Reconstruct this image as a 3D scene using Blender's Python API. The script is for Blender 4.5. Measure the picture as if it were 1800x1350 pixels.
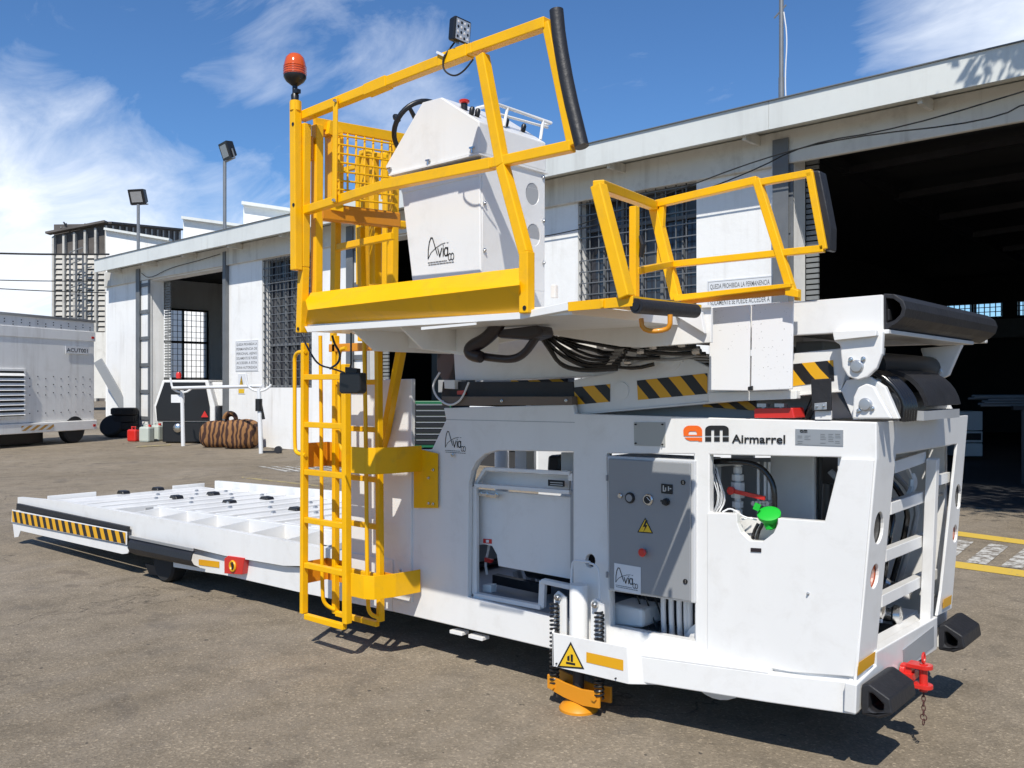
import bpy, bmesh, math, random
from mathutils import Vector, Matrix
from mathutils.geometry import tessellate_polygon
R = math.radians
random.seed(7)
scene = bpy.context.scene
for o in list(bpy.data.objects): bpy.data.objects.remove(o)
COL = scene.collection

# ---------------------------------------------------------------- camera, sky, sun, exposure
FOC = 1580.0; HY = 678.0
CAM = Vector((1.288, -3.774, 1.65)); HEAD = R(130.9)
FW = Vector((math.cos(HEAD), math.sin(HEAD), 0)); RT = Vector((math.sin(HEAD), -math.cos(HEAD), 0)); UP = Vector((0, 0, 1))
cd = bpy.data.cameras.new('camera'); cam = bpy.data.objects.new('camera', cd); COL.objects.link(cam)
cam.location = CAM; cam.rotation_euler = (R(90), 0, HEAD - R(90))
cd.sensor_width = 36; cd.lens = 36 * FOC / 1800; cd.shift_y = 3 / 1800; cd.clip_end = 2000; cd.clip_start = .05
scene.camera = cam
scene.view_settings.view_transform = 'Standard'; scene.view_settings.look = 'None'
scene.view_settings.gamma = 1; scene.view_settings.use_curve_mapping = False
scene.view_settings.exposure = 0.42

SUN = Vector((.42, -.70, 1)).normalized()
sl = bpy.data.lights.new('sun', 'SUN'); sl.energy = 3.75; sl.angle = R(.5); sl.color = (1, .95, .865)
so = bpy.data.objects.new('sun', sl); COL.objects.link(so)
so.rotation_euler = SUN.to_track_quat('Z', 'Y').to_euler(); so.location = (10, -16, 25)

world = bpy.data.worlds.new('World'); scene.world = world; world.use_nodes = True
class NT:
    def __init__(s, nt): s.nt = nt
    def n(s, t, **k):
        nd = s.nt.nodes.new(t)
        for a, b in k.items(): setattr(nd, a, b)
        return nd
    def l(s, a, b): s.nt.links.new(a, b)
    def put(s, sock, v):
        if hasattr(v, 'is_output'): s.nt.links.new(v, sock)
        else: sock.default_value = v
    def math(s, op, a, b=0.0, c=None, clamp=False):
        nd = s.n('ShaderNodeMath', operation=op, use_clamp=clamp)
        s.put(nd.inputs[0], a); s.put(nd.inputs[1], b)
        if c is not None: s.put(nd.inputs[2], c)
        return nd.outputs[0]
    def vm(s, op, a, b=None):
        nd = s.n('ShaderNodeVectorMath', operation=op); s.put(nd.inputs[0], a)
        if b is not None: s.put(nd.inputs[1], b)
        return nd.outputs['Value'] if op in ('DOT_PRODUCT', 'LENGTH') else nd.outputs['Vector']
    def noise(s, vec, scale, detail=4, rough=.55, dist=0.0):
        nd = s.n('ShaderNodeTexNoise')
        if vec is not None: s.l(vec, nd.inputs['Vector'])
        nd.inputs['Scale'].default_value = scale; nd.inputs['Detail'].default_value = detail
        nd.inputs['Roughness'].default_value = rough; nd.inputs['Distortion'].default_value = dist
        return nd.outputs['Fac']
    def ramp(s, fac, stops):
        nd = s.n('ShaderNodeValToRGB'); s.l(fac, nd.inputs[0]); e = nd.color_ramp.elements
        while len(e) < len(stops): e.new(.5)
        for i, (p, c) in enumerate(stops):
            e[i].position = p; e[i].color = (c, c, c, 1) if isinstance(c, (int, float)) else (*c, 1)
        return nd.outputs[0]
    def mix(s, f, a, b, mode='MIX'):
        nd = s.n('ShaderNodeMix', data_type='RGBA', blend_type=mode)
        s.put(nd.inputs[0], f)
        for i, v in ((6, a), (7, b)):
            s.put(nd.inputs[i], (*v, 1) if isinstance(v, tuple) and len(v) == 3 else v)
        return nd.outputs[2]
w = NT(world.node_tree)
bg = world.node_tree.nodes['Background']; bg.inputs[1].default_value = .110
sky = w.n('ShaderNodeTexSky', sky_type='NISHITA'); sky.sun_disc = False
sky.sun_elevation = math.asin(SUN.z); sky.sun_rotation = math.atan2(SUN.x, SUN.y)
sky.air_density = 1.0; sky.dust_density = .25; sky.ozone_density = 3.0; sky.altitude = 600
dirv = w.n('ShaderNodeTexCoord').outputs['Generated']
sep = w.n('ShaderNodeSeparateXYZ'); w.l(dirv, sep.inputs[0])
zc = w.math('ADD', w.math('MAXIMUM', sep.outputs[2], 0.0), .22)
cx_ = w.math('DIVIDE', sep.outputs[0], zc); cy_ = w.math('DIVIDE', sep.outputs[1], zc)
cmb = w.n('ShaderNodeCombineXYZ'); w.l(cx_, cmb.inputs[0]); w.l(cy_, cmb.inputs[1])
big = w.noise(cmb.outputs[0], 1.1, 3, .5, .3)
mp = w.n('ShaderNodeMapping'); mp.inputs['Rotation'].default_value = (0, 0, R(35)); mp.inputs['Scale'].default_value = (1, 1.9, 1); w.l(cmb.outputs[0], mp.inputs[0])
fine = w.noise(mp.outputs[0], 2.6, 9, .62, .6)
def pdir(px, py):
    return (FW + RT * (px - 900) / FOC + UP * (HY - py) / FOC).normalized()
def lobe(px, py, width, amt):
    d = pdir(px, py)
    t = w.vm('DOT_PRODUCT', dirv, tuple(d))
    t = w.math('SUBTRACT', 1.0, w.math('DIVIDE', w.math('SUBTRACT', 1.0, t), 1 - math.cos(R(width))), clamp=True)
    return w.math('MULTIPLY', w.math('POWER', t, .8), amt)
bias = lobe(-20, 440, 11.5, .34)
for a in ((230, 470, 8, .20), (-420, 420, 13, .3), (470, 400, 5, .14), (620, 110, 7, .13), (430, 85, 4, .07), (760, 170, 6, .09), (1830, 20, 10, .27), (1600, 10, 5, .07), (2250, 60, 13, .24)):
    bias = w.math('ADD', bias, lobe(*a))
dens = w.math('ADD', w.math('ADD', w.math('MULTIPLY', big, .22), w.math('MULTIPLY', fine, .60)), bias)
cov = w.ramp(dens, [(.47, 0.0), (.64, .38), (.90, 1.0)])
ccol = w.mix(w.noise(mp.outputs[0], 1.7, 5, .6), (5.6, 6.3, 7.4), (8.2, 8.4, 8.7))
skyc = w.mix(1.0, sky.outputs[0], (.47, .69, .90), 'MULTIPLY')
w.l(w.mix(cov, skyc, ccol), bg.inputs[0])

# ---------------------------------------------------------------- survey: pixel of the photograph + a known plane -> a point of the place
def ray(px, py): return FW + RT * (px - 900) / FOC + UP * (HY - py) / FOC
def onY(px, py, Y): d = ray(px, py); return CAM + d * ((Y - CAM.y) / d.y)
def onX(px, py, X): d = ray(px, py); return CAM + d * ((X - CAM.x) / d.x)
def onZ(px, py, Z): d = ray(px, py); return CAM + d * ((Z - CAM.z) / d.z)
def atD(px, py, D): return CAM + ray(px, py) * D
def onRear(px, py, off=0.0):
    d = ray(px, py); n = Vector((1, 0, -.0678)); return CAM + d * ((Vector((off, 0, 1.5)) - CAM).dot(n) / d.dot(n))
def pY(l, Y): return [onY(x, y, Y) for x, y in l]
def pR(l, off=0.0): return [onRear(x, y, off) for x, y in l]

# ---------------------------------------------------------------- materials
def mat(name, color, rough=.5, metal=0.0, spec=.5, coat=0.0, var=0.0, vscale=3.0, bump=0.0, bscale=60, emit=None, dirt=None, alpha=None, trans=0.0, streak=None):
    m = bpy.data.materials.new(name); m.use_nodes = True; t = NT(m.node_tree)
    b = m.node_tree.nodes['Principled BSDF']
    b.inputs['Base Color'].default_value = (*color, 1); b.inputs['Roughness'].default_value = rough
    b.inputs['Metallic'].default_value = metal; b.inputs['Specular IOR Level'].default_value = spec
    b.inputs['Coat Weight'].default_value = coat; b.inputs['Coat Roughness'].default_value = .12
    b.inputs['Transmission Weight'].default_value = trans
    tc = t.n('ShaderNodeTexCoord').outputs['Object']; c = None
    if var:
        f = t.noise(tc, vscale, 6, .6)
        f2 = t.ramp(f, [(.3, 1 - var), (.7, 1.0)])
        c = t.mix(1.0, (*color, 1), f2, 'MULTIPLY')
        t.l(t.math('ADD', t.math('MULTIPLY', f, .25), rough - .12), b.inputs['Roughness'])
    if dirt:
        dc, amt, sc = dirt
        f = t.noise(tc, sc, 8, .7, .4); f = t.ramp(f, [(.52, 0.0), (.72, amt)])
        c = t.mix(f, c if c is not None else (*color, 1), (*dc, 1))
    if streak:
        dc, amt = streak; mpp = t.n('ShaderNodeMapping'); mpp.inputs['Scale'].default_value = (2.6, 2.6, .16); t.l(tc, mpp.inputs[0])
        f = t.math('MULTIPLY', t.ramp(t.noise(mpp.outputs[0], 1.6, 7, .65), [(.50, 0.0), (.72, amt)]), t.ramp(t.noise(tc, .8, 3, .5), [(.40, .15), (.62, 1.0)]))
        c = t.mix(f, c if c is not None else (*color, 1), (*dc, 1))
    if c is not None: t.l(c, b.inputs['Base Color'])
    if bump:
        bn = t.n('ShaderNodeBump'); bn.inputs['Strength'].default_value = bump; bn.inputs['Distance'].default_value = .01
        t.l(t.noise(tc, bscale, 4, .6), bn.inputs['Height']); t.l(bn.outputs[0], b.inputs['Normal'])
    if emit: b.inputs['Emission Color'].default_value = (*emit[0], 1); b.inputs['Emission Strength'].default_value = emit[1]
    return m
M = {}
M['white'] = mat('white_paint', (.80, .795, .775), .34, coat=.2, var=.05, vscale=1.6, bump=.09, bscale=6, dirt=((.42, .38, .32), .16, 6), streak=((.45, .41, .35), .16))
M['white2'] = mat('white_chipped_paint', (.80, .80, .80), .5, var=.04, vscale=4, dirt=((.12, .11, .10), .0, 60))
M['wpipe'] = mat('white_hose', (.72, .73, .74), .45)
M['yellow'] = mat('yellow_paint', (.90, .475, .0), .42, spec=.35, coat=.08, var=.10, vscale=5, bump=.10, bscale=25, dirt=((.34, .20, .06), .22, 9))
M['yeldark'] = mat('orange_yellow_paint', (.70, .27, .01), .42, coat=.2, var=.08)
M['reflect'] = mat('amber_reflective_tape', (.72, .36, .01), .35)
M['rubber'] = mat('black_rubber', (.018, .018, .021), .52, var=.25, vscale=9, bump=.25, bscale=40)
M['black'] = mat('black_plastic', (.012, .012, .013), .38)
M['hose'] = mat('hydraulic_hose', (.010, .010, .011), .22, coat=.3)
M['maroon'] = mat('dark_casing', (.022, .016, .019), .35)
M['dark'] = mat('dark_steel', (.05, .05, .055), .5, metal=.6, var=.3)
M['undergrey'] = mat('grey_primer_steel', (.36, .37, .38), .5, var=.1)
M['steel'] = mat('zinc_steel', (.62, .62, .62), .25, metal=1)
M['alu'] = mat('brushed_plate', (.50, .51, .52), .38, metal=.7)
M['bronze'] = mat('brown_wear_strip', (.17, .13, .10), .55, var=.2, vscale=6)
M['red'] = mat('red_paint', (.62, .025, .018), .33, coat=.4, var=.1)
M['orange'] = mat('orange_lens', (.62, .09, .005), .12, coat=.8)
M['orangeprint'] = mat('orange_print', (.85, .14, .008), .5)
M['green'] = mat('green_plastic', (.006, .45, .03), .6)
M['cabinet'] = mat('grey_enamel', (.27, .28, .29), .38, coat=.15, var=.04)
M['cabframe'] = mat('pale_grey_enamel', (.55, .56, .57), .4)
M['print'] = mat('black_print', (.012, .012, .012), .6)
M['greyprint'] = mat('grey_print', (.12, .12, .12), .6)
M['sticker'] = mat('sticker_white', (.72, .73, .74), .45)
M['stick_y'] = mat('sticker_yellow', (.80, .50, .02), .45)
M['led'] = mat('led_reflector', (.75, .76, .75), .15, metal=.6)
M['tyre'] = mat('tyre_rubber', (.02, .02, .021), .8, var=.3, vscale=12)
M['wall'] = mat('white_render', (.87, .865, .84), .85, var=.06, vscale=.7, bump=.35, bscale=10, dirt=((.50, .47, .42), .22, 1.1), streak=((.40, .36, .30), .38))
M['fascia'] = mat('fascia_sheet', (.70, .72, .69), .55, var=.10, vscale=.5, bump=.15, bscale=1.5, dirt=((.4, .4, .37), .15, 2), streak=((.30, .29, .26), .35))
M['beam'] = mat('aged_render', (.72, .70, .64), .85, streak=((.20, .17, .13), .55), var=.12, vscale=1.1, bump=.2, bscale=10, dirt=((.22, .20, .17), .3, 2.2))
M['greysteel'] = mat('weathered_grey_steel', (.16, .17, .18), .6, var=.25, vscale=3)
M['polesteel'] = mat('galvanised_pole', (.24, .25, .26), .5, metal=.4, var=.2)
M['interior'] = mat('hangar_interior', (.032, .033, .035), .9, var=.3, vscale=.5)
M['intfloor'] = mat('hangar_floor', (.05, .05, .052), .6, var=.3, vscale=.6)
M['slat'] = mat('shutter_slat', (.24, .25, .25), .55, metal=.3)
M['deckgap'] = mat('shaded_gap_grey', (.27, .275, .28), .6, var=.2)  # shade of the gaps between the slats, put into the grey
M['grille'] = mat('window_grille', (.17, .175, .18), .5, metal=.3)
M['glass2'] = mat('hazy_window_glass', (.10, .105, .115), .3, var=.5, vscale=1.3)
M['glass'] = mat('dusty_window_glass', (.045, .048, .060), .12, coat=.3, var=.4, vscale=.9)
M['tin'] = mat('aluminium_body_panel', (.90, .89, .86), .5, var=.07, vscale=1.1, dirt=((.45, .41, .36), .2, 1.8), streak=((.35, .30, .24), .4))
M['rust'] = mat('rust_steel', (.10, .035, .03), .8, var=.4, vscale=4)
M['silo'] = mat('silo_louvre', (.60, .58, .53), .8, var=.35, vscale=.35, dirt=((.16, .13, .11), .6, .6))
M['silod'] = mat('silo_dark_cladding', (.15, .135, .125), .85, var=.5, vscale=.4)
M['canvas'] = mat('brown_canvas', (.27, .105, .03), .85, var=.35, vscale=9, bump=.4, bscale=18)
M['canvasd'] = mat('brown_strap', (.045, .016, .010), .85)
M['jerry'] = mat('translucent_plastic', (.50, .55, .50), .5, var=.08)
M['toolgreen'] = mat('green_tool_chest', (.01, .12, .05), .4)
M['bark'] = mat('tree_bark', (.12, .09, .06), .9, var=.3, bump=.5, bscale=20)
M['leaf'] = mat('green_leaf', (.06, .11, .03), .6, var=.4, vscale=2)
M['cable'] = mat('cable_black', (.015, .015, .015), .6)
# speckled chips for the hanging plates
m = M['white2']; t = NT(m.node_tree); b = m.node_tree.nodes['Principled BSDF']
tc = t.n('ShaderNodeTexCoord').outputs['Object']
f = t.math('MULTIPLY', t.ramp(t.noise(tc, 95, 2, .5), [(.66, 0.0), (.70, 1.0)]), t.ramp(t.noise(tc, 7, 3, .6), [(.50, 0.0), (.62, 1.0)]))
t.l(t.mix(f, (.80, .80, .80), (.16, .15, .14)), b.inputs['Base Color'])
# hazard stripes printed on tape: UV in stripe units
def hazard(name, slant, a=(.74, .38, .01), bcol=(.014, .013, .014)):
    m = bpy.data.materials.new(name); m.use_nodes = True; t = NT(m.node_tree); b = m.node_tree.nodes['Principled BSDF']
    uv = t.n('ShaderNodeUVMap').outputs[0]; s = t.n('ShaderNodeSeparateXYZ'); t.l(uv, s.inputs[0])
    f = t.math('FRACT', t.math('ADD', s.outputs[0], t.math('MULTIPLY', s.outputs[1], slant)))
    t.l(t.mix(t.math('GREATER_THAN', f, .5), a, bcol), b.inputs['Base Color']); b.inputs['Roughness'].default_value = .4
    return m
M['haz'] = hazard('hazard_tape', .62); M['haz2'] = hazard('hazard_tape_fine', .35)
M['haz3'] = hazard('faded_stripe_tape', -.9, (.45, .24, .05), (.62, .62, .6))
# canvas stripes
m = M['canvas']; t = NT(m.node_tree); b = m.node_tree.nodes['Principled BSDF']
tc = t.n('ShaderNodeTexCoord').outputs['Object']; wv = t.n('ShaderNodeTexWave'); wv.bands_direction = 'X'; wv.inputs['Scale'].default_value = 2.4; wv.inputs['Distortion'].default_value = 7.0
wv.inputs['Detail'].default_value = 2; t.l(tc, wv.inputs[0])
t.l(t.mix(t.ramp(wv.outputs['Fac'], [(.38, 0.0), (.62, 1.0)]), (.045, .018, .012), (.26, .125, .045)), b.inputs['Base Color'])
# asphalt
def asphalt():
    m = bpy.data.materials.new('worn_asphalt'); m.use_nodes = True; t = NT(m.node_tree); b = m.node_tree.nodes['Principled BSDF']
    tc = t.n('ShaderNodeTexCoord').outputs['Object']
    base = t.ramp(t.noise(tc, .35, 5, .6, .4), [(.3, (.195, .160, .114)), (.55, (.242, .201, .148)), (.75, (.30, .254, .192))])
    pat = t.ramp(t.noise(tc, 3.5, 6, .65, .3), [(.25, .68), (.5, 1.0), (.8, 1.16)])
    c = t.mix(1.0, base, pat, 'MULTIPLY')
    vo = t.n('ShaderNodeTexVoronoi'); t.l(tc, vo.inputs['Vector']); vo.inputs['Scale'].default_value = 95
    cell = t.n('ShaderNodeSeparateColor'); t.l(vo.outputs['Color'], cell.inputs[0])
    c = t.mix(1.0, c, t.ramp(cell.outputs[0], [(0, .78), (.5, .98), (.84, 1.05), (.95, 1.3), (1, 1.6)]), 'MULTIPLY')
    gr = t.ramp(t.noise(tc, 260, 3, .6), [(.3, .80), (.7, 1.16)])
    c = t.mix(1.0, c, gr, 'MULTIPLY')
    # oil and tyre stains, hairline cracks
    st = t.ramp(t.noise(tc, .9, 6, .7, 1.2), [(.57, 0.0), (.72, .55)])
    c = t.mix(st, c, (.085, .075, .066))
    mp = t.n('ShaderNodeMapping'); mp.inputs['Scale'].default_value = (1, .25, 1); mp.inputs['Rotation'].default_value = (0, 0, R(15)); t.l(tc, mp.inputs[0])
    tr = t.ramp(t.noise(mp.outputs[0], 2.2, 4, .6), [(.45, 0.0), (.75, .22)]); c = t.mix(tr, c, (.30, .27, .235))
    sp = t.ramp(t.noise(tc, 16, 2, .4), [(.735, 0.0), (.76, .8)]); c = t.mix(sp, c, (.05, .045, .04))
    vc = t.n('ShaderNodeTexVoronoi', feature='DISTANCE_TO_EDGE'); vc.inputs['Scale'].default_value = .55
    wp = t.n('ShaderNodeMix', data_type='VECTOR'); wp.inputs[0].default_value = .12; t.l(tc, wp.inputs[4])
    nz = t.n('ShaderNodeTexNoise'); nz.inputs['Scale'].default_value = 2.5; nz.inputs['Detail'].default_value = 6; t.l(tc, nz.inputs['Vector']); t.l(t.vm('MULTIPLY', nz.outputs['Color'], (9, 9, 0)), wp.inputs[5]); t.l(wp.outputs[1], vc.inputs['Vector'])
    ck = t.math('MULTIPLY', t.ramp(vc.outputs['Distance'], [(.0, 1.0), (.006, 0.0)]), t.ramp(t.noise(tc, .45, 2, .5), [(.48, 0.0), (.56, .75)]))
    c = t.mix(ck, c, (.04, .034, .028))
    mt = t.n('ShaderNodeMapping'); mt.inputs['Scale'].default_value = (.06, 2.2, 1); mt.inputs['Rotation'].default_value = (0, 0, R(-24)); t.l(tc, mt.inputs[0])
    c = t.mix(t.ramp(t.noise(mt.outputs[0], 1.6, 5, .6), [(.60, 0.0), (.72, .30)]), c, (.10, .088, .074))
    oil = t.math('MULTIPLY', t.ramp(t.noise(tc, 1.7, 3, .5, .3), [(.66, 0.0), (.71, .5)]), t.ramp(t.noise(tc, 30, 3, .6), [(.3, .5), (.7, 1.0)]))
    c = t.mix(oil, c, (.07, .055, .045))
    t.l(c, b.inputs['Base Color']); b.inputs['Roughness'].default_value = .88; b.inputs['Specular IOR Level'].default_value = .25
    bn = t.n('ShaderNodeBump'); bn.inputs['Strength'].default_value = .42; bn.inputs['Distance'].default_value = .005
    t.l(t.math('ADD', vo.outputs['Distance'], t.math('MULTIPLY', t.noise(tc, 40, 5, .7), 1.2)), bn.inputs['Height']); t.l(bn.outputs[0], b.inputs['Normal'])
    return m
M['asphalt'] = asphalt()
def worn(name, col, thr):
    m = bpy.data.materials.new(name); m.use_nodes = True; t = NT(m.node_tree); b = m.node_tree.nodes['Principled BSDF']
    tc = t.n('ShaderNodeTexCoord').outputs['Object']; f = t.ramp(t.noise(tc, 9, 8, .75), [(thr - .05, 1.0), (thr + .04, 0.0)])
    t.l(t.mix(f, (.2, .175, .145), col), b.inputs['Base Color']); b.inputs['Roughness'].default_value = .8
    return m
M['wline'] = worn('worn_white_marking', (.55, .54, .50), .50); M['yline'] = worn('worn_yellow_marking', (.62, .42, .06), .64)
M['yline2'] = worn('faint_yellow_marking', (.42, .33, .12), .50)
M['apron'] = mat('dusty_concrete', (.33, .275, .205), .9, var=.25, vscale=1.2, bump=.3, bscale=30, dirt=((.14, .12, .10), .5, 1.2))

# ---------------------------------------------------------------- mesh builder
ORI = {}
class MB:
    def __init__(s): s.v = []; s.f = []
    def add(s, vs, fs):
        k = len(s.v); s.v += [Vector(p) for p in vs]; s.f += [tuple(k + i for i in f) for f in fs]; return s
    def hexa(s, p): return s.add(p, [(0, 3, 2, 1), (4, 5, 6, 7), (0, 1, 5, 4), (1, 2, 6, 5), (2, 3, 7, 6), (3, 0, 4, 7)])
    def box(s, x0, x1, y0, y1, z0, z1):
        return s.hexa([(x0, y0, z0), (x1, y0, z0), (x1, y1, z0), (x0, y1, z0), (x0, y0, z1), (x1, y0, z1), (x1, y1, z1), (x0, y1, z1)])
    def bar(s, p, q, w=.05, h=None, up=(0, 0, 1)):
        p = Vector(p); q = Vector(q); h = h or w; d = (q - p).normalized(); up = Vector(up)
        if abs(d.dot(up)) > .98: up = Vector((0, 1, 0))
        a = d.cross(up).normalized(); b = a.cross(d)
        a = a * w / 2; b = b * h / 2
        return s.hexa([p - a - b, p + a - b, q + a - b, q - a - b, p - a + b, p + a + b, q + a + b, q - a + b])
    def path(s, pts, w=.05, h=None, up=(0, 0, 1)):
        for a, b in zip(pts, pts[1:]): s.bar(a, b, w, h, up)
        return s
    def tube(s, pts, r, n=10, closed=False, smooth=0):
        pts = [Vector(p) for p in pts]
        for _ in range(smooth):
            q = [pts[0]]
            for a, b in zip(pts, pts[1:]): q += [a * .75 + b * .25, a * .25 + b * .75]
            pts = q + [pts[-1]]
        m = len(pts); rings = []
        if isinstance(r, (list, tuple)):
            K = len(r); rs = [r[min(int(i * (K - 1) / (m - 1)), K - 1)] + (r[min(int(i * (K - 1) / (m - 1)) + 1, K - 1)] - r[min(int(i * (K - 1) / (m - 1)), K - 1)]) * ((i * (K - 1) / (m - 1)) % 1) for i in range(m)]
        else: rs = [r] * m
        T = (pts[1] - pts[0]).normalized(); N = T.orthogonal().normalized()
        for i, p in enumerate(pts):
            if closed: t = (pts[(i + 1) % m] - pts[i - 1]).normalized()
            elif i == 0: t = (pts[1] - pts[0]).normalized()
            elif i == m - 1: t = (pts[-1] - pts[-2]).normalized()
            else: t = ((pts[i + 1] - p).normalized() + (p - pts[i - 1]).normalized()).normalized()
            N = (N - t * N.dot(t)).normalized(); B = t.cross(N)
            rings.append([p + (N * math.cos(2 * math.pi * j / n) + B * math.sin(2 * math.pi * j / n)) * rs[i] for j in range(n)])
        vs = [v for g in rings for v in g]; fs = []
        for i in range(m if closed else m - 1):
            for j in range(n):
                a = i * n + j; b = i * n + (j + 1) % n; c = ((i + 1) % m) * n + (j + 1) % n; d = ((i + 1) % m) * n + j
                fs.append((a, b, c, d))
        if not closed: fs += [tuple(range(n))[::-1], tuple((m - 1) * n + j for j in range(n))]
        return s.add(vs, fs)
    def cyl(s, p, q, r, n=16, r2=None):
        return s.tube([p, q], [r, r2 if r2 is not None else r], n)
    def lathe(s, c, axis, prof, n=20):          # prof: (distance along axis, radius)
        axis = Vector(axis).normalized(); N = axis.orthogonal().normalized(); B = axis.cross(N); c = Vector(c); vs = []; fs = []
        for a, r in prof: vs += [c + axis * a + (N * math.cos(2 * math.pi * j / n) + B * math.sin(2 * math.pi * j / n)) * r for j in range(n)]
        for i in range(len(prof) - 1):
            for j in range(n): fs.append((i * n + j, i * n + (j + 1) % n, (i + 1) * n + (j + 1) % n, (i + 1) * n + j))
        fs += [tuple(range(n))[::-1], tuple((len(prof) - 1) * n + j for j in range(n))]
        return s.add(vs, fs)
    def extr(s, poly, vec, holes=()):
        vec = Vector(vec); loops = [[Vector(p) for p in poly]] + [[Vector(p) for p in h] for h in holes]
        tri = tessellate_polygon(loops); allp = [p for l in loops for p in l]; n = len(allp)
        vs = allp + [p + vec for p in allp]; fs = [tuple(t) for t in tri] + [tuple(n + i for i in reversed(t)) for t in tri]
        k = 0
        for l in loops:
            m = len(l)
            for i in range(m): fs.append((k + i, k + (i + 1) % m, n + k + (i + 1) % m, n + k + i))
            k += m
        return s.add(vs, fs)
    def quad(s, a, b, c, d): return s.add([a, b, c, d], [(0, 1, 2, 3)])
    def build(s, name, material, parent=None, bevel=0.0, smooth=False, label=None, cat=None, group=None, kind=None, origin=None, uv=None, local=False):
        me = bpy.data.meshes.new(name)
        O = Vector((0, 0, 0))
        if parent is not None: O = ORI.get(parent.name, Vector((0, 0, 0)))
        elif origin is not None: O = Vector(origin)
        me.from_pydata([tuple(v - O) for v in s.v], [], s.f)
        bm = bmesh.new(); bm.from_mesh(me); bmesh.ops.recalc_face_normals(bm, faces=bm.faces); bm.to_mesh(me); bm.free()
        o = bpy.data.objects.new(name, me); COL.objects.link(o); me.materials.append(material)
        if parent is not None: o.parent = parent; ORI[o.name] = O
        else: o.location = O; ORI[o.name] = O
        if smooth:
            me.polygons.foreach_set('use_smooth', [True] * len(me.polygons)); me.set_sharp_from_angle(angle=R(38))
        if bevel:
            md = o.modifiers.new('bevel', 'BEVEL'); md.width = bevel; md.segments = 2; md.limit_method = 'ANGLE'; md.angle_limit = R(35)
        if uv:
            l = me.uv_layers.new(name='UVMap')
            for p in me.polygons:
                for li in p.loop_indices:
                    l.data[li].uv = uv[me.loops[li].vertex_index]
        if label: o['label'] = label
        if cat: o['category'] = cat
        if group: o['group'] = group
        if kind: o['kind'] = kind
        return o
def thing(name, label, cat, loc=(0, 0, 0), rotz=0.0, group=None, local=False):
    o = bpy.data.objects.new(name, None); COL.objects.link(o); o.location = loc; o.rotation_euler = (0, 0, rotz)
    o['label'] = label; o['category'] = cat
    if group: o['group'] = group
    ORI[o.name] = Vector((0, 0, 0)) if local else Vector(loc)
    return o
def copy_tree(o, parent=None):
    c = o.copy(); COL.objects.link(c); ORI[c.name] = ORI.get(o.name)
    if parent is not None: c.parent = parent
    for ch in list(o.children): copy_tree(ch, c)
    return c
def decal(name, corners, material, parent, off=(0, -.004, 0), u=1.0, v=1.0, label=None):
    off = Vector(off); c = [Vector(p) + off for p in corners]
    return MB().add(c, [(0, 1, 2, 3)]).build(name, material, parent, uv=[(0, 0), (u, 0), (u, v), (0, v)], label=label)
def text(body, p0, p1, height, material, parent, name='lettering', off=(0, -.004, 0), bold=0.0, depth=.0006, up=None, squash=True):
    """lettering fitted between the points p0 and p1 (its baseline), cap height given"""
    cu = bpy.data.curves.new(name, 'FONT'); cu.body = body; cu.size = 1; cu.offset = bold; cu.resolution_u = 3
    ob = bpy.data.objects.new(name, cu); COL.objects.link(ob); bpy.context.view_layer.update()
    me = bpy.data.meshes.new_from_object(ob.evaluated_get(bpy.context.evaluated_depsgraph_get())); bpy.data.objects.remove(ob)
    xs = [v.co.x for v in me.vertices]; x0, x1 = min(xs), max(xs)
    p0 = Vector(p0) + Vector(off); p1 = Vector(p1) + Vector(off); X = (p1 - p0); up = Vector(up or (0, 0, 1))
    vs = [p0 + X * ((v.co.x - x0) / (x1 - x0)) + up * (v.co.y * height / .70) for v in me.vertices]
    mb = MB(); mb.add(vs, [tuple(p.vertices) for p in me.polygons]); bpy.data.meshes.remove(me)
    return mb.build(name, material, parent)
def ribbon(mb, pts, width, X, U, O, s):
    """pen stroke in the plane (X, U) at O, in units s"""
    P = [O + X * (a * s) + U * (b * s) for a, b in pts]
    N = X.cross(U).normalized()
    for a, b in zip(P, P[1:]):
        d = (b - a); 
        if d.length < 1e-6: continue
        d = d.normalized(); k = N.cross(d) * width / 2 * s; e = d * width * .3 * s
        mb.quad(a - k - e, b - k + e, b + k + e, a + k - e)
def arc(cx, cy, rx, ry, a0, a1, n=12): return [(cx + rx * math.cos(R(a0 + (a1 - a0) * i / n)), cy + ry * math.sin(R(a0 + (a1 - a0) * i / n))) for i in range(n + 1)]
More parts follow.
